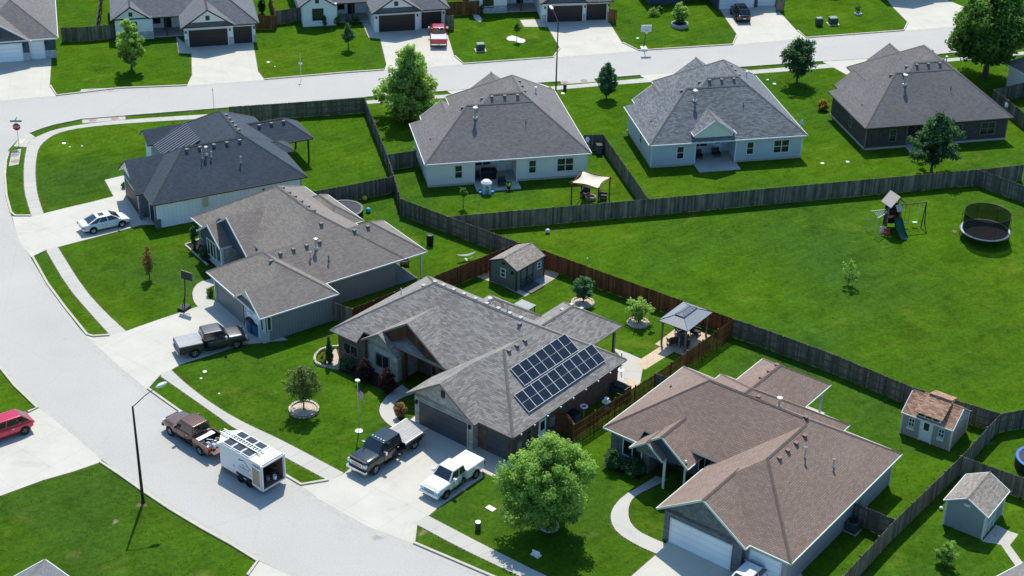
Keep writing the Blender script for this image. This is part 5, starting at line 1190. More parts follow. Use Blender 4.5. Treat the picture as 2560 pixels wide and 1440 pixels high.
car(r, carpaint('paint_crimson', (.55, .01, .05), .16, .2), 2.7, -2.2, 2.3, .92, [(-2.2, .5, .95, .76), (-2.05, .36, 1.04, .86), (-1.3, .28, 1.06, .92), (.8, .26, 1.02, .92), (1.5, .3, .98, .9), (2.15, .36, .84, .82), (2.3, .45, .7, .7)], (1.35, .6, -1.3, -2.0, 1.0, 1.62, .80, .62, (.25, .6)), 'rimd', .37)
p = W(1862, 62); q = W(1838, 27); r = empty('parked_car', (p+q)/2, atan2((q-p).y, (q-p).x), 'shiny black car at the edge of the navy house driveway', 'car')
car(r, carpaint('paint_black', (.008, .009, .012), .1, .3), 2.75, -2.3, 2.35, .94, [(-2.3, .5, .98, .76), (-2.1, .36, 1.08, .88), (-1.3, .28, 1.1, .94), (.9, .26, 1.06, .94), (1.5, .3, 1.0, .92), (2.2, .36, .88, .84), (2.35, .45, .7, .7)], (1.4, .75, -1.55, -2.05, 1.04, 1.68, .84, .66, (.28, .62)), 'rimd', .37, True)
p = W(1870, 1462); r = empty('parked_car', (p.x, p.y, 0), radians(52.7), 'white car roof just showing at the bottom edge before the white garage doors', 'car')
car(r, PS, 2.8, -2.42, 2.38, .92, [(-2.42, .45, .85, .74), (-2.25, .32, .98, .84), (-1.5, .24, 1.02, .91), (.4, .22, .96, .92), (1.2, .24, .92, .91), (2.0, .3, .80, .86), (2.3, .36, .66, .76), (2.38, .4, .6, .66)], (1.35, .55, -.9, -1.85, .92, 1.46, .80, .6, (.22, .58)))
# white enclosed trailer
a_ = radians(140.5); r = empty('enclosed_trailer', (-17.75, 97.02, 0), a_, 'white enclosed work trailer with open rear, roof solar panels and side lettering', 'trailer'); rt_ = r
TL, TW, z0, z1 = 4.65, 2.1, .48, 2.5; PT = plain('trailer_white', (.76, .77, .78), .35, var=.03); DKI = plain('trailer_inside', (.17, .105, .075), .9, var=.3)
mb = MB(); out = [(0, 0), (0, -TW), (TL, -TW), (TL+.75, -TW*.62), (TL+.75, -TW*.38), (TL, 0)]
P = [Vector((x, y, 0)) for x, y in out]
for i, j in ((1, 2), (2, 3), (3, 4), (4, 5), (5, 0)):
    a, b = P[i], P[j]; d = (b-a).normalized(); s = Vector((-d.y, d.x, 0))*.05
    q = [a, b, b+s, a+s]; mb.hexa([p+Vector((0, 0, z0)) for p in q], [p+Vector((0, 0, z1)) for p in q])
mb.build('side_walls', PT, r)
mb = MB(); mb.prism(out, z1, z1+.06); mb.build('roof', PT, r)
mb = MB(); mb.prism([(x*.995+.01, y*.99-.01) for x, y in out], z0-.08, z0+.03); mb.build('floor', DKI, r)
mb = MB(); mb.box(.1, TL-.6, -TW+.06, -TW+.09, z0+.04, z1-.02); mb.box(.1, TL-.6, -.09, -.06, z0+.04, z1-.02); mb.box(TL-.64, TL-.6, -TW+.1, -.1, z0+.04, z1-.02); mb.box(.1, TL-.6, -TW+.1, -.1, z1-.03, z1-.012); mb.build('lining', DKI, r)
small(r, 'rear_frame', PT, (-.05, .1, -.02, .10, z0-.1, z1+.06), (-.05, .1, -TW-.10, -TW+.02, z0-.1, z1+.06), (-.05, .1, -TW+.02, -.02, z1-.08, z1+.06), (-.05, .1, -TW+.02, -.02, z0-.12, z0))
mb = MB(); mb.T = Matrix.Translation((0, .12, 0)) @ Matrix.Rotation(radians(-5), 4, 'Z'); mb.box(.02, 1.08, .02, .07, z0-.02, z1-.25); o = mb.build('open_door', PT, r)
mb = MB(); mb.T = Matrix.Translation((0, .12, 0)) @ Matrix.Rotation(radians(-5), 4, 'Z'); mb.box(.12, .98, .07, .085, z0+.22, z1-.38); mb.build('plywood_lining', plain('plywood', (.46, .32, .21), .8), o)
small(r, 'shelf', DKI, (.6, 3.5, -TW+.1, -TW+.5, 1.2, 1.24), (.6, 3.5, -.5, -.1, 1.3, 1.34))
for x in (1.55, 2.45):
    for y in (-.02, -TW+.02): wheel(r, x, y, .33, .2)
small(r, 'fender', 'black', (1.1, 2.9, -.03, .06, .62, .78)); small(r, 'hitch', 'black', (TL+.7, TL+1.5, -TW/2-.05, -TW/2+.05, .42, .52))
mb = MB()
for i in range(3):
    for yy in (-.98, -2.02):
        x0 = 1.45+i*1.0; mb = MB(); mb.box(x0, x0+.96, yy, yy+.9, z1+.12, z1+.15, 1); mb.box(x0+.06, x0+.90, yy+.06, yy+.84, z1+.15, z1+.156, 0)
        mb.build('solar_panel', [M['cell'], PT], r)
small(r, 'rack', 'galv', (1.4, 1.46, -TW, 0, z1+.06, z1+.12), (4.4, 4.46, -TW, 0, z1+.06, z1+.12), (2.9, 2.96, -TW, 0, z1+.06, z1+.12))
LG = plain('logo_navy', (.07, .12, .2), .5); LG2 = plain('logo_grey', (.22, .27, .33), .5)
mb = MB(); y = .008      # roof outline and lines of small lettering on the side
def side_bar(x0, z0_, x1, z1_, t, m):
    d = Vector((x1-x0, z1_-z0_)).normalized(); n = Vector((-d.y, d.x))*t/2
    q = [(x0+n.x, y, z0_+n.y), (x1+n.x, y, z1_+n.y), (x1-n.x, y, z1_-n.y), (x0-n.x, y, z0_-n.y)]
    u = Vector(q[1])-Vector(q[0]); v = Vector(q[3])-Vector(q[0])
    if u.cross(v).y < 0: q = q[::-1]
    mb.poly(q, m)
side_bar(2.62, 1.93, 2.05, 2.12, .07, 0); side_bar(2.05, 2.12, 1.25, 1.55, .07, 0); side_bar(2.42, 1.98, 2.42, 2.14, .09, 0)
rnd = random.Random(3)
for (x0, x1, z_, h, m) in ((2.5, 1.35, 1.42, .17, 0), (2.3, 1.6, 1.68, .09, 1), (2.7, 1.2, 1.18, .06, 1), (2.55, 1.3, 1.04, .05, 1)):
    x = x0
    while x > x1:
        w_ = h*rnd.uniform(.45, .75); side_bar(x, z_-h/2, x, z_+h/2, h*.22, m)
        if rnd.random() < .8: side_bar(x, z_+h*.4, x-w_*.8, z_+h*.4, h*.2, m)
        if rnd.random() < .6: side_bar(x, z_-h*.4, x-w_*.8, z_-h*.4, h*.2, m)
        if rnd.random() < .5: side_bar(x-w_*.8, z_-h/2, x-w_*.8, z_+h/2, h*.2, m)
        x -= w_+h*.25
side_bar(3.2, 1.18, 3.05, 1.18, .2, 1)
mb.build('side_logo', [LG, LG2], r)
mb = MB()
for s_ in (0, .42): mb.box(1.1, 5.5, s_, s_+.06, 0, .09)
for k in range(15): mb.box(1.25+k*.29, 1.25+k*.29+.04, .06, .42, .03, .07)
tag(child_world(mb.build('ladder', M['galv']), rt_, (0, -1.28, z1+.17)), 'pale extension ladder lying lengthwise on the trailer roof', 'ladder')
for (x, y, m, lb) in ((.35, -1.45, 'white', 'white bucket standing at the open trailer rear'), (.6, -1.0, 'galv', 'grey bucket standing deeper inside the open trailer')):
    mb = MB(); mb.lathe([(.12, 0), (.15, .34), (.14, .34), (.11, .03), (0, .03)], (0, 0, 0), 14); tag(child_world(mb.build('bucket', M[m]), rt_, (x, y, z0+.03)), lb, 'bucket')
for i, (x, y, sx, sy, sz, m) in enumerate(((1.1, -.5, .5, .5, .5, 'trimt'), (1.6, -1.5, .6, .6, .35, 'plastic'), (.9, -1.75, .4, .3, .3, 'gslate'), (2.4, -.9, .8, .5, .6, 'wooddk'))):
    mb = MB(); mb.box(-sx/2, sx/2, -sy/2, sy/2, 0, sz); tag(child_world(mb.build('storage_box', M[m]), rt_, (x, y, z0+.03)), 'dark storage box in the shaded inside of the open trailer', 'box', 'boxes inside the trailer')
# =============== sheds, gazebo, play things =================
def shed(org, ang, w, l, label, rm, wall, trim, ze=2.1, p=.45, ax='y', ov=.08):
    r = empty('shed', (org[0], org[1], 0), radians(ang), label, 'shed'); b = Blk(-ov, w+ov, -ov, l+ov, ax, 'gg', ze, p, th=.09)
    roof([b], [M[rm], M[trim], M[trim], M[rm]], r, capw=.2, gut=.05); walls(r, [(0, w, 0, l)], M[wall], h=ze-.02)
    for e in (0, 1):
        mb = MB(); gable_wall(mb, b, e, ov+.003, x_in=ov, z0=ze-.05); mb.build('gable_wall', M[wall], r)
    trimcorner(r, [(0, 0), (w, 0), (w, l), (0, l)], trim, ze-.05, .12); return r
r = shed((-2.01, 130.16), -38.9, 3.06, 3.96, 'grey green garden shed with double barn doors inside the brown fence', 'roofT', 'lap_s', 'trimb')
window(r, ('y', 0, -1), 1.25, 1.85, .9, 1.8, 'trimw', 1); window(r, ('x', 3.06, 1), 2.9, 3.5, 1.0, 1.75, 'trimw', 1)
for k in (0, 1):
    a0 = .55+k*.92; mb = MB(); F = ('x', 3.06, 1); fbox(mb, F, a0, a0+.9, .1, 1.95, 0, .03, 0)
    for q in ((a0, a0+.08, .1, 1.95), (a0+.82, a0+.9, .1, 1.95), (a0+.08, a0+.82, .1, .18), (a0+.08, a0+.82, .86, .94), (a0+.08, a0+.82, 1.87, 1.95)): fbox(mb, F, *q, .03, .06, 1)
    for sg in (1, -1):
        c = Vector((3.1, a0+.45, .52)); d = Vector((0, .37*sg, .34)); n = Vector((0, -d.z, d.y)).normalized()*.04
        A = [c-d-n, c+d-n, c+d+n, c-d+n]; mb.hexa(A, [v+Vector((.03, 0, 0)) for v in A], 1)
    mb.build('door', [M['lap_s'], M['trimb']], r)
walllamp(r, ('y', 0, -1), 2.6, 1.75); small(r, 'ramp', 'gslate', (3.1, 4.4, .5, 2.4, .02, .1))
mb = MB(); fbox(mb, ('y', 0, -1), 1.35, 1.75, 2.25, 2.4, 0, .05); mb.build('gable_vent', M['black'], r)
r = shed((31.44, 95.42), -35.9, 2.92, 3.66, 'grey shed with tan roof on the near side of the slanting fence at bottom right', 'roofT', 'lap_l', 'trimw', 2.15, .55, ov=.2)
mb = MB(); fbox(mb, ('x', 2.92, 1), .35, 1.9, .1, 1.9, 0, .05); mb.build('door', M['lap_l'], r); small(r, 'door_frame', 'trimw', (2.92, 2.99, .27, .35, .1, 1.98), (2.92, 2.99, 1.9, 1.98, .1, 1.98), (2.92, 2.99, 1.09, 1.16, .1, 1.9), (2.92, 2.99, .35, 1.9, 1.9, 1.98), (2.92, 2.99, .35, 1.9, .95, 1.03))
window(r, ('x', 2.92, 1), 2.7, 3.1, 1.3, 1.7, 'trimw', 1, False, .05); mb = MB(); fbox(mb, ('y', 0, -1), 1.25, 1.7, 2.25, 2.45, 0, .05); mb.build('gable_vent', M['trimw'], r)
r = shed((30.6, 107.02), -35.4, 4.06, 3.24, 'beige playhouse shed with terracotta shingles, white door and shuttered windows', 'roofR', 'lap_b', 'trimw', 2.0, .68, 'x', .12)
door(r, ('y', 0, -1), 1.62, 2.44, 'white', 1.95); small(r, 'door_frame', 'trimw', (1.5, 1.62, -.07, 0, 0, 2.0), (2.44, 2.56, -.07, 0, 0, 2.0))
for a in (.55, 3.0):
    window(r, ('y', 0, -1), a, a+.5, .95, 1.7, 'trimw', 2, True, .05); small(r, 'shutter', 'lap_l', (a-.24, a-.02, -.05, 0, .92, 1.74)); small(r, 'shutter', 'lap_l', (a+.52, a+.74, -.05, 0, .92, 1.74)); small(r, 'flower_box', 'trimw', (a-.05, a+.55, -.2, -.02, .72, .88))
mb = MB(); mb.hexa([(1.05, .02, 2.02), (3.05, .02, 2.02), (3.05, 1.5, 2.3), (1.05, 1.5, 2.3)], [(1.05, .02, 2.5), (3.05, .02, 2.5), (3.05, 1.5, 3.2), (1.05, 1.5, 3.2)]); o = mb.build('dormer', M['trimw'], r)
mb = MB(); mb.hexa([(.9, -.15, 2.44), (3.2, -.15, 2.44), (3.2, 1.62, 3.3), (.9, 1.62, 3.3)], [(.9, -.15, 2.5), (3.2, -.15, 2.5), (3.2, 1.62, 3.36), (.9, 1.62, 3.36)]); mb.build('dormer_roof', M['roofR'], o)
for k in range(3): small(o, 'dormer_pane', 'glass', (1.2+k*.6, 1.7+k*.6, -.01, .02, 2.18, 2.38))
mb = MB(); mb.hexa([(1.3, 1.62, 3.2), (3.1, 1.62, 3.2), (3.1, 2.7, 2.86), (1.3, 2.7, 2.86)], [(1.3, 1.5, 3.46), (3.1, 1.5, 3.46), (3.1, 2.8, 3.06), (1.3, 2.8, 3.06)]); mb.build('raised_roof', M['roofR'], o)
window(r, ('x', 4.06, 1), 1.4, 1.8, 2.1, 2.5, 'trimw', 1, False, .05)
# gazebo
r = empty('gazebo', (12.37, 119.55, 0), radians(-36), 'grey metal roofed gazebo on dark posts at the brown fence corner', 'gazebo')
gb = Blk(0, 2.9, 0, 4.1, 'y', 'hh', 2.4, .42, th=.06); roof([gb], [lined('gazebo_metal', (.25, .265, .28), .3, 'u', .6, .45, .1), M['trimb'], M['trimb'], M['metalr']], r, capw=.08, gut=0)
roof([Blk(1.0, 1.9, 1.0, 3.1, 'y', 'hh', 2.92, .42, th=.05)], [M['metalr'], M['trimb'], M['trimb'], M['galv']], r, name='roof_cap', capw=.06, gut=0)
for x in (.3, 2.6):
    for y in (.3, 3.8): post(r, x, y, 2.38, .14, 'trimt')
small(r, 'beam', 'trimt', (.23, 2.67, .25, .35, 2.2, 2.34), (.23, 2.67, 3.75, 3.85, 2.2, 2.34), (.25, .35, .35, 3.75, 2.2, 2.34), (2.55, 2.65, .35, 3.75, 2.2, 2.34))
mb = MB(); mb.box(-.1, 3.0, -.1, 4.2, 0, .06); o = mb.build('paver_floor', M['slabtan'], r)
def seat(px, py, rz, label):
    r = empty('patio_chair', W(px, py), radians(rz), label, 'patio chair', None); small(r, 'seat', 'seat', (-.35, .35, -.35, .35, .3, .45)); small(r, 'backrest', 'seat', (-.38, .38, .28, .4, .4, .95)); small(r, 'armrest', 'plastic', (-.42, -.34, -.35, .35, .45, .6)); small(r, 'armrest', 'plastic', (.34, .42, -.35, .35, .45, .6))
    for x in (-.34, .34):
        for y in (-.3, .3): small(r, 'leg', 'plastic', (x-.03, x+.03, y-.03, y+.03, 0, .3))
    return r
seat(1680, 862, 200, 'dark cushioned chair at the left front under the gazebo'); seat(1712, 868, 160, 'dark cushioned chair at the middle front under the gazebo'); seat(1738, 838, 60, 'dark cushioned chair at the right side under the gazebo'); seat(1700, 835, 20, 'dark cushioned chair at the back under the gazebo')
r = empty('patio_table', W(1710, 850), 0, 'low dark table between the chairs under the gazebo', 'table'); small(r, 'table_top', 'seat', (-.45, .45, -.3, .3, .38, .42)); small(r, 'leg', 'plastic', (-.3, .3, -.2, .2, 0, .38))
# trampolines
def trampoline(px, py, R, h, net, label, pad, netm=True):
    c = W(px, py); r = empty('trampoline', c, 0, label, 'trampoline'); mb = MB()
    mb.lathe([(R-.22, h-.02), (R-.22, h+.03), (R, h+.03), (R, h-.03)], (0, 0, 0), 40); mb.build('pad', M[pad] if isinstance(pad, str) else pad, r)
    mb = MB(); mb.lathe([(R-.21, h-.01), (0, h-.03)], (0, 0, 0), 40); mb.build('jump_mat', plain('jump_mat', (.045, .047, .055), .8), r)
    for k in range(8):
        a = 2*pi*k/8+.2; mb = MB(); mb.tube([((R-.05)*cos(a), (R-.05)*sin(a), h-.02), ((R-.05)*cos(a), (R-.05)*sin(a), 0)], .03, 6); mb.build('leg', M['black'], r)
    if net:
        n = 40
        for z in (h+.04, h+net):
            mb = MB(); rr = R-.25 if z < h+1 else R-.2
            mb.tube([(rr*cos(2*pi*k/n), rr*sin(2*pi*k/n), z) for k in range(n+1)], .022, 5, cap=False); mb.build('net_ring', M['black'], r)
        for k in range(8):
            a = 2*pi*k/8+.1; mb = MB(); mb.tube([((R+.08)*cos(a), (R+.08)*sin(a), h*.4), ((R+.12)*cos(a), (R+.12)*sin(a), h+net*.5), ((R-.2)*cos(a), (R-.2)*sin(a), h+net)], .022, 5); mb.build('net_pole', M['black'], r)
        t = NT('net_mesh'); t.fin((.012, .014, .013), .9); tb = t.n('ShaderNodeBsdfTransparent'); mx = t.n('ShaderNodeMixShader'); mx.inputs[0].default_value = .84
        t.l(tb.outputs[0], mx.inputs[1]); t.l(t.bs.outputs[0], mx.inputs[2]); t.l(mx.outputs[0], t.out.inputs[0])
        mb = MB()
        for k in range(n):
            a0, a1 = 2*pi*k/n, 2*pi*(k+1)/n; r0, r1 = R-.26, R-.2
            mb.poly([(r0*cos(a0), r0*sin(a0), h+.03), (r0*cos(a1), r0*sin(a1), h+.03), (r1*cos(a1), r1*sin(a1), h+net), (r1*cos(a0), r1*sin(a0), h+net)])
        mb.build('safety_net', t.mat, r)
    if not netm:
        mb = MB(); mb.lathe([(R-.02, .05), (R-.02, h-.03)], (0, 0, 0), 36); mb.build('skirt', M['black'], r)
    return r
trampoline(2459, 596, 2.37, .9, 1.85, 'large round trampoline with a black safety net in the open yard', plain('grey_pad', (.36, .38, .42), .6))
trampoline(860, 541, 1.9, .85, .0, 'round trampoline with dark skirt behind the taupe house', plain('dark_pad', (.12, .125, .13), .6), False)
trampoline(2592, 1170, 1.7, .9, 0, 'trampoline with bright blue pad cut off by the right edge', plain('blue_pad', (.03, .13, .48), .5), False)
# balls, barrel, hammock, playhouse
for x, y, rr, c, lb in ((912, 501, .26, (.75, .55, .02), 'yellow ball on the grass near the round trampoline'), (921, 531, .26, (.04, .42, .62), 'light blue ball on the grass near the round trampoline'), (1369, 583, .24, (.62, .52, .60), 'pale pinkish ball below the long yard fence')):
    mb = MB(); mb.sphere((0, 0, rr), rr, 16); tag(mb.build('ball', plain('ball_%d' % x, c, .4), smooth=True, loc=W(x, y)), lb, 'ball')
r = empty('barrel', W(1075, 612), 0, 'black barrel composter standing on the taupe house back lawn', 'barrel'); mb = MB(); mb.lathe([(.3, 0), (.34, .3), (.34, .75), (.3, 1.02), (0, 1.02)], (0, 0, 0), 16); mb.build('drum', M['black'], r); mb = MB(); mb.lathe([(.31, 1.02), (.31, 1.07), (0, 1.1)], (0, 0, 0), 16); mb.build('lid', M['plastic'], r)
r = empty('hammock', W(1166, 650), radians(22), 'white hammock slung on a curved stand beside the brown fence', 'hammock'); r.scale = (.7, .5, .7); mb = MB()
for k in range(8):
    x0, x1 = -1.3+k*.325, -1.3+(k+1)*.325; z = lambda x: .75+.28*(x/1.3)**2; ww = lambda x: .32*(1-(x/1.45)**2)+.03
    mb.poly([(x0, -ww(x0), z(x0)), (x1, -ww(x1), z(x1)), (x1, ww(x1), z(x1)), (x0, ww(x0), z(x0))])
mb.build('cloth', plain('hammock_cloth', (.27, .32, .26), .8), r); mb = MB(); mb.tube([(-1.5, 0, 1.15), (-1.0, 0, .3), (0, 0, .08), (1.0, 0, .3), (1.5, 0, 1.15)], .035, 6); mb.box(-.1, .1, -.6, .6, 0, .06); mb.build('stand', M['galv'], r)
r = empty('playhouse', W(1216, 482), radians(10), 'small toy playhouse with white dome roof on the cream house patio', 'playhouse'); small(r, 'body', plain('toy_cream', (.66, .64, .58), .5), (-.42, .42, -.4, .4, 0, 1.05)); mb = MB(); mb.lathe([(.58, 1.05), (.56, 1.18), (.36, 1.38), (0, 1.5)], (0, 0, 0), 12); mb.build('dome_roof', plain('toy_white_blue', (.66, .74, .82), .4), r); mb = MB(); mb.T = Matrix.Translation((0, -.4, .75)) @ Matrix.Rotation(pi/2, 4, 'X'); mb.lathe([(.16, 0), (.16, .03), (0, .03)], (0, 0, 0), 12); mb.build('round_window', M['rust'], r)
small(r, 'base_tray', plain('toy_blue', (.03, .22, .55), .5), (-.75, .75, -.3, .45, 0, .22)); small(r, 'door', plain('toy_teal', (.08, .35, .36), .5), (-.22, .22, -.43, -.4, 0, .5))
def patio_item(px, py, label, kind, **k):
    r = empty(kind, W(px, py), radians(k.get('rz', 12)), label, kind.replace('_', ' '))
    return r
for (px, py, lb) in ((1190, 452, 'dark patio chair left of the table on the shaded cream house patio'), (1255, 466, 'dark patio chair right of the playhouse on the cream house patio'), (1745, 398, 'grey patio chair at the left on the blue grey house patio'), (1790, 393, 'grey patio chair at the right on the blue grey house patio'), (975, 672, 'dark patio chair on the covered corner porch of the taupe house'), (1012, 662, 'dark patio chair at the outer edge of the taupe house porch')):
    seat(px, py, 12, lb)
r = empty('patio_table', W(1222, 448), radians(12), 'dark covered grill table in the shade of the cream house porch', 'table'); small(r, 'table_top', 'black', (-.75, .75, -.4, .4, .75, 1.15)); small(r, 'leg', 'black', (-.7, .7, -.35, .35, 0, .75))
r = empty('potted_plant', W(1272, 474), 0, 'potted plant at the front edge of the cream house patio', 'potted plant'); mb = MB(); mb.lathe([(.13, 0), (.19, .34), (0, .32)], (0, 0, 0), 12); mb.build('pot', M['black'], r); lv = MB(); rnd = random.Random(9)
for k in range(60):
    a = rnd.uniform(0, 6.3); p = Vector((cos(a)*.1, sin(a)*.1, .35)); q = Vector((cos(a)*rnd.uniform(.2, .45), sin(a)*rnd.uniform(.2, .45), rnd.uniform(.5, .85))); s = Vector((-sin(a), cos(a), 0))*.05; lv.poly([p, q-s, q*1.08, q+s], 0, [(rnd.random(), .5)]*4)
lv.build('leaves', M['leafL'], r)
# shade sail on four posts
PX = [((1428, 514), (1430, 455)), ((1497, 520), (1497, 470)), ((1525.5, 504.6), (1525.5, 442.6)), ((1458.5, 489), (1456.5, 427))]
base = W(1476, 505); r = empty('shade_sail', base, 0, 'tan shade sail stretched between four dark posts over a fire pit', 'shade sail'); tops = []
HS_ = 2.35
for (bx, by), (tx, ty) in PX:
    p = W(tx, ty, HS_)-base; tops.append(p); mb = MB(); mb.box(p.x-.07, p.x+.07, p.y-.07, p.y+.07, 0, HS_+.08); mb.build('post', M['fpostb'] if bx > 1500 else M['trimb'], r)
for i in range(4):
    a, b = tops[i], tops[(i+1) % 4]; d = (b-a).normalized(); mb = MB(); mb.tube([a-d*.3+Vector((0, 0, -.1)), b+d*.3+Vector((0, 0, -.1))], .05, 6); mb.build('beam', M['fpostb'], r)
mb = MB(); n = 10
def sail(u, v):
    p = tops[0].lerp(tops[1], u).lerp(tops[3].lerp(tops[2], u), v); c = (tops[0]+tops[1]+tops[2]+tops[3])/4; pull = .20*(1-(2*u-1)**2*1.0)*(abs(2*v-1)**3)+.20*(1-(2*v-1)**2)*(abs(2*u-1)**3)
    p = p.lerp(c, pull); p.z = HS_+.02-.28*(1-(2*u-1)**2)*(1-(2*v-1)**2)-.06; return p
for i in range(n):
    for j in range(n): mb.poly([sail(i/n, j/n), sail((i+1)/n, j/n), sail((i+1)/n, (j+1)/n), sail(i/n, (j+1)/n)])
mb.build('sail_cloth', plain('sail_fabric', (.66, .58, .47), .8, var=.04), r)
r = empty('fire_pit', W(1476, 498), 0, 'round brown fire pit under the tan shade sail', 'fire pit'); mb = MB(); mb.lathe([(.5, 0), (.55, .35), (.42, .35), (.4, .1), (0, .1)], (0, 0, 0), 18); mb.build('bowl', M['rust'], r)
seat(1462, 492, -30, 'dark chair at the left of the fire pit under the sail'); seat(1508, 498, 80, 'dark chair at the right of the fire pit under the sail'); 
# play set
b0 = W(2226, 572); hT = 1.5; r = empty('play_set', b0, radians(3), 'wooden play tower with green slide, swing beam and climbing arm in the open yard', 'play set')
TW_ = 1.0
for x in (-.6, .6):
    for y in (-.6, .6): small(r, 'tower_post', 'trimt', (x-.05, x+.05, y-.05, y+.05, 0, 2.9))
small(r, 'deck', 'wooddk', (-.62, .62, -.62, .62, hT-.06, hT)); small(r, 'side_panel', 'wooddk', (-.62, -.58, -.6, .6, .3, 2.2)); small(r, 'side_panel', 'wooddk', (-.58, .62, .56, .6, .3, 2.5)); small(r, 'climbing_wall', 'wooddk', (.58, .62, -.2, .55, .1, 2.2)); 
mb = MB()
for y in (-.62, .58):
    for k in range(8): mb.box(-.58+k*.155, -.58+k*.155+.05, y, y+.03, hT, hT+.7)
mb.box(-.62, .62, -.64, -.6, hT+.68, hT+.76); mb.box(-.62, .62, .6, .64, hT+.68, hT+.76); mb.build('railing', M['wooddk'], r)
RFp = lined('play_roof_boards', (.55, .46, .40), .16, 'v', .75)
rz_ = radians(22)
def rot(p): return (p[0]*cos(rz_)-p[1]*sin(rz_), p[0]*sin(rz_)+p[1]*cos(rz_), p[2])
mb = MB()
for s_ in (-1, 1):
    q = [(s_*.95, -.8, 2.75), (s_*.95, .8, 2.75), (0, .8, 3.75), (0, -.8, 3.75)]; q2 = [rot((a, b, c+.05)) for a, b, c in q]; q = [rot(p) for p in q]
    if s_ < 0: q, q2 = q[::-1], q2[::-1]
    mb.hexa(q, q2, 0)
mb.build('tower_roof', RFp, r)
mb = MB(); q = [rot(p) for p in ((-.45, -1.25, 2.45), (.2, -1.25, 2.45), (.2, -.8, 2.95), (-.45, -.8, 2.95))]; mb.hexa(q, [(a, b, c+.05) for a, b, c in q]); mb.build('small_roof', RFp, r)
GS = plain('slide_green', (.008, .085, .05), .35, spec=.3); mb = MB(); e = W(2257, 603)-b0; e = Vector((e.x, e.y, 0)); st = Vector((.25, -.6, hT)); N_ = 10
d2 = Vector((e.x-st.x, e.y-st.y, 0)).normalized(); s2 = Vector((-d2.y, d2.x, 0)); LL = (Vector((e.x, e.y))-Vector((st.x, st.y))).length
prev = None
for k in range(N_+1):
    t = k/N_; z = hT*(1-t)**1.15*(1+.12*sin(t*pi*2))+.18*(t > .9)*0+.16*t; c = st+d2*LL*t; c.z = z
    row = [c-s2*.42+Vector((0, 0, .22)), c-s2*.32, c+s2*.32, c+s2*.42+Vector((0, 0, .22))]
    if prev:
        for i in range(3): mb.poly([prev[i], row[i], row[i+1], prev[i+1]]); 
    prev = row
mb.build('slide', GS, r)
sw = W(2309, 566)-b0; zs = hgt(2309, 566, 507); mb = MB(); mb.tube([(.5, 0, zs), (sw.x, sw.y, zs)], .06, 8); mb.build('swing_beam', M['fpost'], r)
for fx, fy in ((2314, 561), (2303, 572)):
    p = W(fx, fy)-b0; mb = MB(); mb.tube([(sw.x, sw.y, zs), (p.x, p.y, 0)], .05, 6); mb.build('swing_leg', M['trimb'], r)
for f_, m_ in ((.35, 'black'), (.68, 'white')):
    c = Vector((.5, 0, 0)).lerp(Vector((sw.x, sw.y, 0)), f_); mb = MB()
    for s_ in (-.2, .2): mb.tube([(c.x+s_, c.y, zs), (c.x+s_, c.y, .5)], .015, 4)
    mb.box(c.x-.24, c.x+.24, c.y-.1, c.y+.1, .46, .5); mb.build('swing', M[m_], r)
tp = [W(2174, 580)-b0, W(2181, 594)-b0]; zt = 1.95
for i, (fx, fy) in enumerate(((2163, 576), (2181, 595))):
    p = W(fx, fy)-b0; t_ = Vector((p.x*.86, p.y*.7+(.25 if i == 0 else -.1), zt)); mb = MB(); mb.tube([p, t_, (-.5, .25-.5*i, zt)], .045, 6); mb.build('climber_rail', M['galv'], r)
mb = MB()
for k in range(8):
    t = k/8; a = Vector((tp[0].x*.86, tp[0].y*.7+.25, zt)).lerp(Vector((-.5, .25, zt)), t); b = Vector((tp[1].x*.86, tp[1].y*.7-.1, zt)).lerp(Vector((-.5, -.25, zt)), t); mb.tube([a, b], .02, 5)
mb.build('rungs', M['galv'], r)
for k, (x, y, c, lb) in enumerate(((-.9, -.9, (.7, .7, .7), 'white toy bench beside the play tower'), (-.6, -1.2, (.55, .08, .05), 'red toy beside the play tower foot'))):
    mb = MB(); mb.box(-.3, .3, -.15, .15, 0, .3); mb.box(-.3, .3, .1, .15, .3, .6); tag(mb.build('garden_toy', plain('toy_%d' % k, c, .5), loc=b0+Vector((x, y, 0))), lb, 'toy')
# =============== street furniture =================
def lamp(px, pyb, pyt, headpx, label, r0=.11, r1=.06):
    b = W(px, pyb); H = hgt(px, pyb, pyt); r = empty('street_lamp', b, 0, label, 'street lamp'); mb = MB(); mb.tube([(0, 0, 0), (0, 0, H)], [r0, r1], 10); mb.lathe([(.2, 0), (.2, .06), (r0+.02, .1)], (0, 0, 0), 10); mb.build('pole', plain('bronze_pole', (.045, .032, .028), .5, .3), r)
    hz = H+.95; h = W(headpx[0], headpx[1], hz)-b; d = Vector((h.x, h.y, 0)).normalized(); mb = MB(); mb.tube([(0, 0, H-.05), (h.x*.5, h.y*.5, H+.55), (h.x, h.y, hz)], [.04, .035, .03], 7); mb.build('arm', plain('bronze_arm', (.10, .085, .08), .5, .3), r)
    mb = MB(); mb.T = Matrix.Translation(h) @ Matrix.Rotation(atan2(d.y, d.x), 4, 'Z') @ Matrix.Rotation(radians(-12), 4, 'Y') @ Matrix.Diagonal((2.6, 1.25, 1, 1))
    n = 10
    mb.lathe([(.0, -.1), (.14, -.08), (.17, 0), (.12, .08), (0, .1)], (.12, 0, 0), 14)
    o = mb.build('lamp_head', plain('lamp_head_grey', (.62, .66, .68), .3, .2), r, smooth=True)
    for v in o.data.vertices: pass
    return r
lamp(358, 1256, 1016, (393, 967), 'near street lamp with thick dark pole and pale head at the kerb', .12, .07)
lamp(1389, 240, 55, (1381, 22), 'tall thin street lamp rising behind the cream house roof', .10, .06)
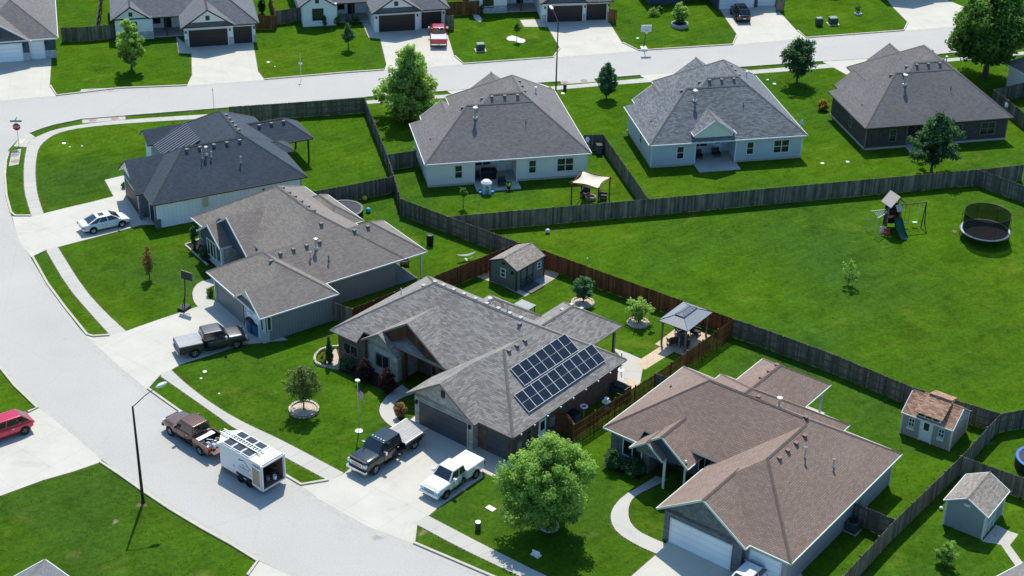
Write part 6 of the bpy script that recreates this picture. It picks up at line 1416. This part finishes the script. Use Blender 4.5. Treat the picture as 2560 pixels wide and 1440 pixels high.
r = empty('stop_sign', W(48, 364), radians(4), 'octagonal red stop sign with a street name blade on a thin post', 'stop sign'); mb = MB(); mb.tube([(0, 0, 0), (0, 0, 2.75)], .035, 8); mb.build('post', M['galv'], r)
mb = MB(); n = 8; Rr = .42; P = [(Rr*cos(pi/8+2*pi*k/n), -.05, 2.15+Rr*sin(pi/8+2*pi*k/n)) for k in range(n)]; mb.poly(P); mb.poly([(a, -.035, c) for a, _, c in P][::-1])
o = mb.build('sign_plate', plain('sign_red', (.40, .02, .06), .4, var=.03), r)
def text(s, size, loc, rot, mat, parent, name='lettering'):
    cu = bpy.data.curves.new(name, 'FONT'); cu.body = s; cu.size = size; cu.align_x = 'CENTER'; cu.align_y = 'CENTER'; cu.extrude = .002
    t_ = bpy.data.objects.new(name, cu); C.objects.link(t_); dg = bpy.context.evaluated_depsgraph_get(); me = bpy.data.meshes.new_from_object(t_.evaluated_get(dg)); bpy.data.objects.remove(t_)
    me.materials.clear(); me.materials.append(mat); o = bpy.data.objects.new(name, me); C.objects.link(o); o.parent = parent; o.location = loc; o.rotation_euler = rot; return o
text('STOP', .30, (0, -.056, 2.15), (pi/2, 0, 0), M['white'], o)
small(r, 'street_name_blade', plain('blade_green', (.12, .30, .30), .5), (-.6, .6, -.02, .02, 2.68, 2.88)); small(r, 'street_name_blade', plain('blade_green2', (.12, .30, .30), .5), (-.02, .02, -.5, .5, 2.9, 3.08))
for (px, pyb, pyt, lb, ty) in ((535, 272, 221, 'thin bare sign post at the far street verge', 0), (753, 200, 132, 'thin post with a small white plate on the far lawn', 1)):
    b = W(px, pyb); H = min(3.2, hgt(px, pyb, pyt)); r = empty('sign_post', b, 0, lb, 'post'); mb = MB(); mb.tube([(0, 0, 0), (0, 0, H)], .03, 6); mb.build('post', M['galv'], r)
    if ty: small(r, 'plate', 'white', (-.22, .22, -.03, 0, H*.6, H*.6+.2))
    else: small(r, 'bracket', 'galv', (-.05, .05, -.05, 0, H-.2, H))
def hoop(px, py, rz, label, bm, H=3.3):
    r = empty('basketball_hoop', W(px, py), radians(rz), label, 'basketball hoop'); small(r, 'base', 'plastic' if bm != 'white' else 'gwhite', (-.35, .35, -.1, .9, 0, .28)); mb = MB(); mb.tube([(0, .35, .25), (0, .1, 1.6), (0, 0, 2.9)], .05, 8); mb.tube([(0, .7, .25), (0, .15, 1.3)], .03, 6); mb.build('pole', M['black'], r)
    small(r, 'backboard', bm if bm != 'white' else plain('backboard_clear', (.55, .62, .64), .3), (-.58, .58, -.32, -.28, 2.6, 3.35)); small(r, 'board_frame', 'white' if bm == 'white' else 'trimt', (-.62, .62, -.34, -.27, 3.35, 3.4), (-.62, .62, -.34, -.27, 2.55, 2.6), (-.62, -.58, -.34, -.27, 2.6, 3.35), (.58, .62, -.34, -.27, 2.6, 3.35), (-.22, .22, -.345, -.32, 2.72, 2.76), (-.22, .22, -.345, -.32, 3.0, 3.04), (-.22, -.18, -.345, -.32, 2.76, 3.0), (.18, .22, -.345, -.32, 2.76, 3.0))
    mb = MB(); mb.tube([(.22*cos(2*pi*k/16), -.56+.22*sin(2*pi*k/16), 2.78) for k in range(17)], .014, 5, cap=False); mb.build('rim', M['rust'], r); mb = MB()
    for k in range(10):
        a, b = 2*pi*k/10, 2*pi*(k+.5)/10; mb.tube([(.21*cos(a), -.56+.21*sin(a), 2.77), (.12*cos(b), -.56+.12*sin(b), 2.4)], .008, 4); mb.tube([(.21*cos(b+.3), -.56+.21*sin(b+.3), 2.77), (.12*cos(a), -.56+.12*sin(a), 2.4)], .008, 4)
    mb.build('net', M['white'], r); return r
hoop(468, 768, 152, 'basketball hoop with dark backboard facing the taupe house driveway', M['trimb']); hoop(1611, 127, 8, 'basketball hoop with white framed clear board at the far street kerb', 'white')
r = empty('flag_pole', W(897.6, 1078), radians(-35), 'thin white flag pole with a small hanging striped flag on the front lawn', 'flag pole'); Hf = hgt(897.6, 1078, 952); mb = MB(); mb.tube([(0, 0, 0), (0, 0, Hf)], [.045, .03], 8); mb.build('pole', M['galv'], r)
mb = MB(); mb.lathe([(.30, 0), (.30, .05), (.05, .08)], (0, 0, 0), 20); mb.build('base_disc', M['white'], r); mb = MB(); mb.lathe([(.03, Hf), (.20, Hf+.03), (.17, Hf+.08), (0, Hf+.1)], (0, 0, 0), 16); mb.build('solar_light_cap', M['white'], r)
mb = MB(); n = 13; fl = .95; zf = Hf-.45
for k in range(n):
    for i in range(6):
        xa, xb = .04+.075*i, .04+.075*(i+1); ya, yb = .05*sin(i*1.3), .05*sin((i+1)*1.3); z_a = zf-k*.07-xa*.9; z_b = zf-k*.07-xb*.9; m_ = 2 if (k < 6 and i < 3) else k % 2
        mb.poly([(xa, ya, z_a-.07), (xb, yb, z_b-.07), (xb, yb, z_b), (xa, ya, z_a)], m_)
mb.build('flag', [plain('flag_red', (.5, .04, .06), .8), plain('flag_white', (.7, .7, .72), .8), plain('flag_blue', (.04, .06, .25), .8)], r)
def ubox(px, py, sx, sy, h, lb, col=(.05, .075, .06), padz=True, rz=12):
    r = empty('utility_box', W(px, py), radians(rz), lb, 'utility box'); mb = MB(); mb.box(-sx/2, sx/2, -sy/2, sy/2, .06, h); o = mb.build('cabinet', plain('utility_green', col, .5), r)
    mb = MB(); mb.hexa([(-sx/2-.02, -sy/2-.02, h), (sx/2+.02, -sy/2-.02, h), (sx/2+.02, sy/2+.02, h), (-sx/2-.02, sy/2+.02, h)], [(-sx/2+.05, -sy/2+.05, h+.08), (sx/2-.05, -sy/2+.05, h+.08), (sx/2-.05, sy/2-.05, h+.08), (-sx/2+.05, sy/2-.05, h+.08)]); mb.build('lid', plain('utility_lid_green', (.22, .26, .25), .5), r)
    if padz: small(r, 'concrete_pad', 'curb', (-sx/2-.2, sx/2+.2, -sy/2-.2, sy/2+.15, 0, .08))
ubox(1201, 126, .95, .85, .85, 'green utility transformer on a pale pad left of the gravel patch'); ubox(2047, 64, .8, .7, 1.0, 'taller dark green utility box at the left of the pair', padz=False); ubox(2082, 60, 1.0, .9, .85, 'wider green utility box on a pad at the right of the pair')
for x, y, rr, h, lb in ((1195, 1324, .2, .65, 'dark utility pedestal on the verge lawn near the near driveway'), (1412, 226, .2, .7, 'dark green utility pedestal beside the far pavement')):
    r = empty('utility_pedestal', W(x, y), 0, lb, 'utility pedestal'); mb = MB(); mb.lathe([(rr, 0), (rr, h), (0, h)], (0, 0, 0), 14); mb.build('body', plain('pedestal_green', (.045, .06, .055), .6), r); mb = MB(); mb.lathe([(rr+.02, h), (rr, h+.06), (0, h+.08)], (0, 0, 0), 14); mb.build('cap', M['galv'] if x < 1300 else M['trimb'], r)
# bins, air conditioners and side-yard things
def bin_(px, py, rz, lb, col, s=1.0):
    r = empty('wheelie_bin', W(px, py), radians(rz), lb, 'bin'); mb = MB(); mb.hexa([(-.25*s, -.28*s, .06), (.25*s, -.28*s, .06), (.25*s, .28*s, .06), (-.25*s, .28*s, .06)], [(-.32*s, -.36*s, 1.0*s), (.32*s, -.36*s, 1.0*s), (.32*s, .38*s, 1.0*s), (-.32*s, .38*s, 1.0*s)]); mb.build('bin_body', plain('bin_%d' % px, col, .5), r)
    mb = MB(); mb.hexa([(-.34*s, -.4*s, 1.0*s), (.34*s, -.4*s, 1.0*s), (.34*s, .42*s, 1.0*s), (-.34*s, .42*s, 1.0*s)], [(-.3*s, -.36*s, 1.08*s), (.3*s, -.36*s, 1.08*s), (.3*s, .4*s, 1.1*s), (-.3*s, .4*s, 1.1*s)]); mb.build('lid', M['black'], r)
    for s_ in (-.3, .3): mb = MB(); mb.T = Matrix.Translation((s_*s, .34*s, .1)) @ Matrix.Rotation(pi/2, 4, 'Y'); mb.lathe([(.1, -.03), (.1, .03), (0, .03)], (0, 0, 0), 12); mb.build('bin_wheel', M['tyre'], r)
bin_(632, 829, -50, 'large blue bin with black lid at the taupe house garage pier', (.02, .10, .24), 1.25); bin_(645, 838, -50, 'blue bin standing right beside the large blue bin', (.025, .13, .30), 1.1)
bin_(1436, 1060, -38, 'blue bin behind the small brown gate fence', (.03, .12, .22)); bin_(1420, 1052, -38, 'dark bin behind the small brown gate fence', (.03, .035, .04)); bin_(1497, 384, 12, 'dark bin with pale lid in the cream house side yard', (.10, .13, .15))
def acunit(px, py, rz, lb):
    r = empty('air_conditioner', W(px, py), radians(rz), lb, 'air conditioner'); small(r, 'casing', 'gslate', (-.42, .42, -.42, .42, .05, .85)); mb = MB(); mb.lathe([(.36, .86), (.33, .89), (.08, .89), (0, .93)], (0, 0, 0), 18); mb.build('fan_guard', M['black'], r); small(r, 'slab', 'curb', (-.5, .5, -.5, .5, 0, .05))
acunit(2131, 1326, -37, 'air conditioner in the shade of the brown house side wall'); acunit(941, 706, -53, 'air conditioner in the taupe house side yard'); acunit(392, 383, 27, 'pale box unit beside the metal roofed porch')
for (px, py, h, c, lb) in ((934, 723, .5, (.05, .35, .42), 'teal storage tub in the taupe house side yard'), (950, 712, .6, (.6, .6, .62), 'white heap of toys in the taupe house side yard')):
    mb = MB(); mb.hexa([(-.35, -.3, 0), (.35, -.3, 0), (.35, .3, 0), (-.35, .3, 0)], [(-.4, -.34, h), (.4, -.34, h), (.4, .34, h), (-.4, .34, h)]); tag(mb.build('storage_tub', plain('tub_%d' % px, c, .5), loc=W(px, py)), lb, 'tub')
r = empty('patio_umbrella_stand', W(1458, 1052), 0, 'white round topped pedestal behind the picket fence gate', 'pedestal'); mb = MB(); mb.tube([(0, 0, 0), (0, 0, 1.3)], .05, 8); mb.build('stem', M['galv'], r); mb = MB(); mb.tube([(.26*cos(2*pi*k/16), .26*sin(2*pi*k/16), 1.35) for k in range(17)], .07, 6, cap=False); mb.build('bowl_ring', M['white'], r)
r = empty('garden_statue', W(1515, 1022), 0, 'small white fountain ornament between the brick wall and picket fence', 'ornament'); mb = MB(); mb.lathe([(.3, 0), (.26, .12), (.12, .2), (.1, .5), (.34, .62), (.36, .7), (.1, .72), (.08, .95), (.2, 1.02), (0, 1.06)], (0, 0, 0), 16); mb.build('ornament_body', M['white'], r)
r = empty('patio_swing', W(1548, 988), radians(-38), 'dark cushioned patio swing at the solar house back corner', 'patio swing'); small(r, 'seat', 'seat', (-.7, .7, -.3, .3, .4, .52)); small(r, 'backrest', 'trimt', (-.7, .7, .28, .38, .5, 1.05)); small(r, 'side_frame', 'trimb', (-.8, -.72, -.4, .5, 0, 1.0)); small(r, 'side_frame', 'trimb', (.72, .8, -.4, .5, 0, 1.0))
r = empty('metal_stand', W(1552, 925), 0, 'thin grey metal stand at the solar house back patio', 'stand'); mb = MB(); mb.tube([(0, 0, 0), (0, 0, 1.7)], .05, 6); mb.lathe([(.28, 0), (.28, .05), (0, .08)], (0, 0, 0), 12); mb.build('stem', M['galv'], r)
r = empty('pole', W(1466, 700), 0, 'thin pole standing behind the round bluish tree', 'pole'); mb = MB(); mb.tube([(0, 0, 0), (0, 0, 2.2)], .03, 6); mb.build('shaft', M['galv'], r); mb = MB(); mb.sphere((0, 0, 2.23), .06, 8); mb.build('finial', M['white'], r)
r = empty('garden_table', W(1312, 786), radians(-38), 'pale flat garden table behind the solar house', 'table'); small(r, 'table_top', plain('grey_top', (.36, .36, .35), .8), (-.8, .8, -.55, .55, .95, 1.0))
for x in (-.7, .7):
    for y in (-.45, .45): small(r, 'leg', 'trimb', (x-.03, x+.03, y-.03, y+.03, 0, .95))
for (px, py, lb) in ((1568, 1000, 'white hose reel light near the picket fence post'), (2352, 1274, 'small white ball lamp beside the slanting fence')):
    mb = MB(); mb.sphere((0, 0, .14), .14, 10); tag(mb.build('garden_light', M['white'], smooth=True, loc=W(px, py)), lb, 'garden light')
r = empty('yard_sign', W(1340, 1394), radians(-30), 'small white yard sign standing in the shade of the big tree', 'yard sign'); small(r, 'sign_board', 'white', (-.3, .3, -.01, .01, .2, .6)); small(r, 'stake', 'galv', (-.2, -.18, -.01, .01, 0, .2), (.18, .2, -.01, .01, 0, .2))
# =============== camera, sky and sun =================
cam = bpy.data.cameras.new('camera'); co = bpy.data.objects.new('camera', cam); C.objects.link(co)
cam.sensor_fit = 'HORIZONTAL'; cam.sensor_width = 36; cam.lens = 36*FPX/2560; cam.clip_end = 3000; cam.clip_start = 1
R3 = Matrix((( _r.x, -_d.x, -_f.x), (_r.y, -_d.y, -_f.y), (_r.z, -_d.z, -_f.z)))
co.matrix_world = Matrix.Translation((0, 0, HC)) @ R3.to_4x4()
bpy.context.scene.camera = co
SUN_EL, SUN_AZ = radians(56), 0.0     # sun stands behind the scene (+Y), shadows fall towards the camera
sl = bpy.data.lights.new('sun', 'SUN'); sl.energy = 5.0; sl.angle = radians(.55); sl.color = (1, .945, .84)
so = bpy.data.objects.new('sun', sl); C.objects.link(so)
so.rotation_euler = Vector((sin(SUN_AZ)*cos(SUN_EL), cos(SUN_AZ)*cos(SUN_EL), sin(SUN_EL))).to_track_quat('Z', 'Y').to_euler()
w = bpy.data.worlds.new('World'); bpy.context.scene.world = w; w.use_nodes = True
bg = w.node_tree.nodes['Background']; sk = w.node_tree.nodes.new('ShaderNodeTexSky'); sk.sky_type = 'NISHITA'; sk.sun_disc = False
sk.sun_elevation = SUN_EL; sk.sun_rotation = SUN_AZ; sk.altitude = 300; sk.air_density = 1.1; sk.dust_density = 1.5
mm = w.node_tree.nodes.new('ShaderNodeMix'); mm.data_type = 'RGBA'; mm.blend_type = 'MULTIPLY'; mm.inputs[0].default_value = 1; mm.inputs[7].default_value = (.66, .96, 1.16, 1)
w.node_tree.links.new(sk.outputs[0], mm.inputs[6]); w.node_tree.links.new(mm.outputs[2], bg.inputs[0]); bg.inputs[1].default_value = .152
s = bpy.context.scene; s.view_settings.view_transform = 'Standard'; s.view_settings.look = 'None'; s.view_settings.exposure = 0; s.view_settings.gamma = 1
s.cycles.max_bounces = 6; s.cycles.transparent_max_bounces = 12
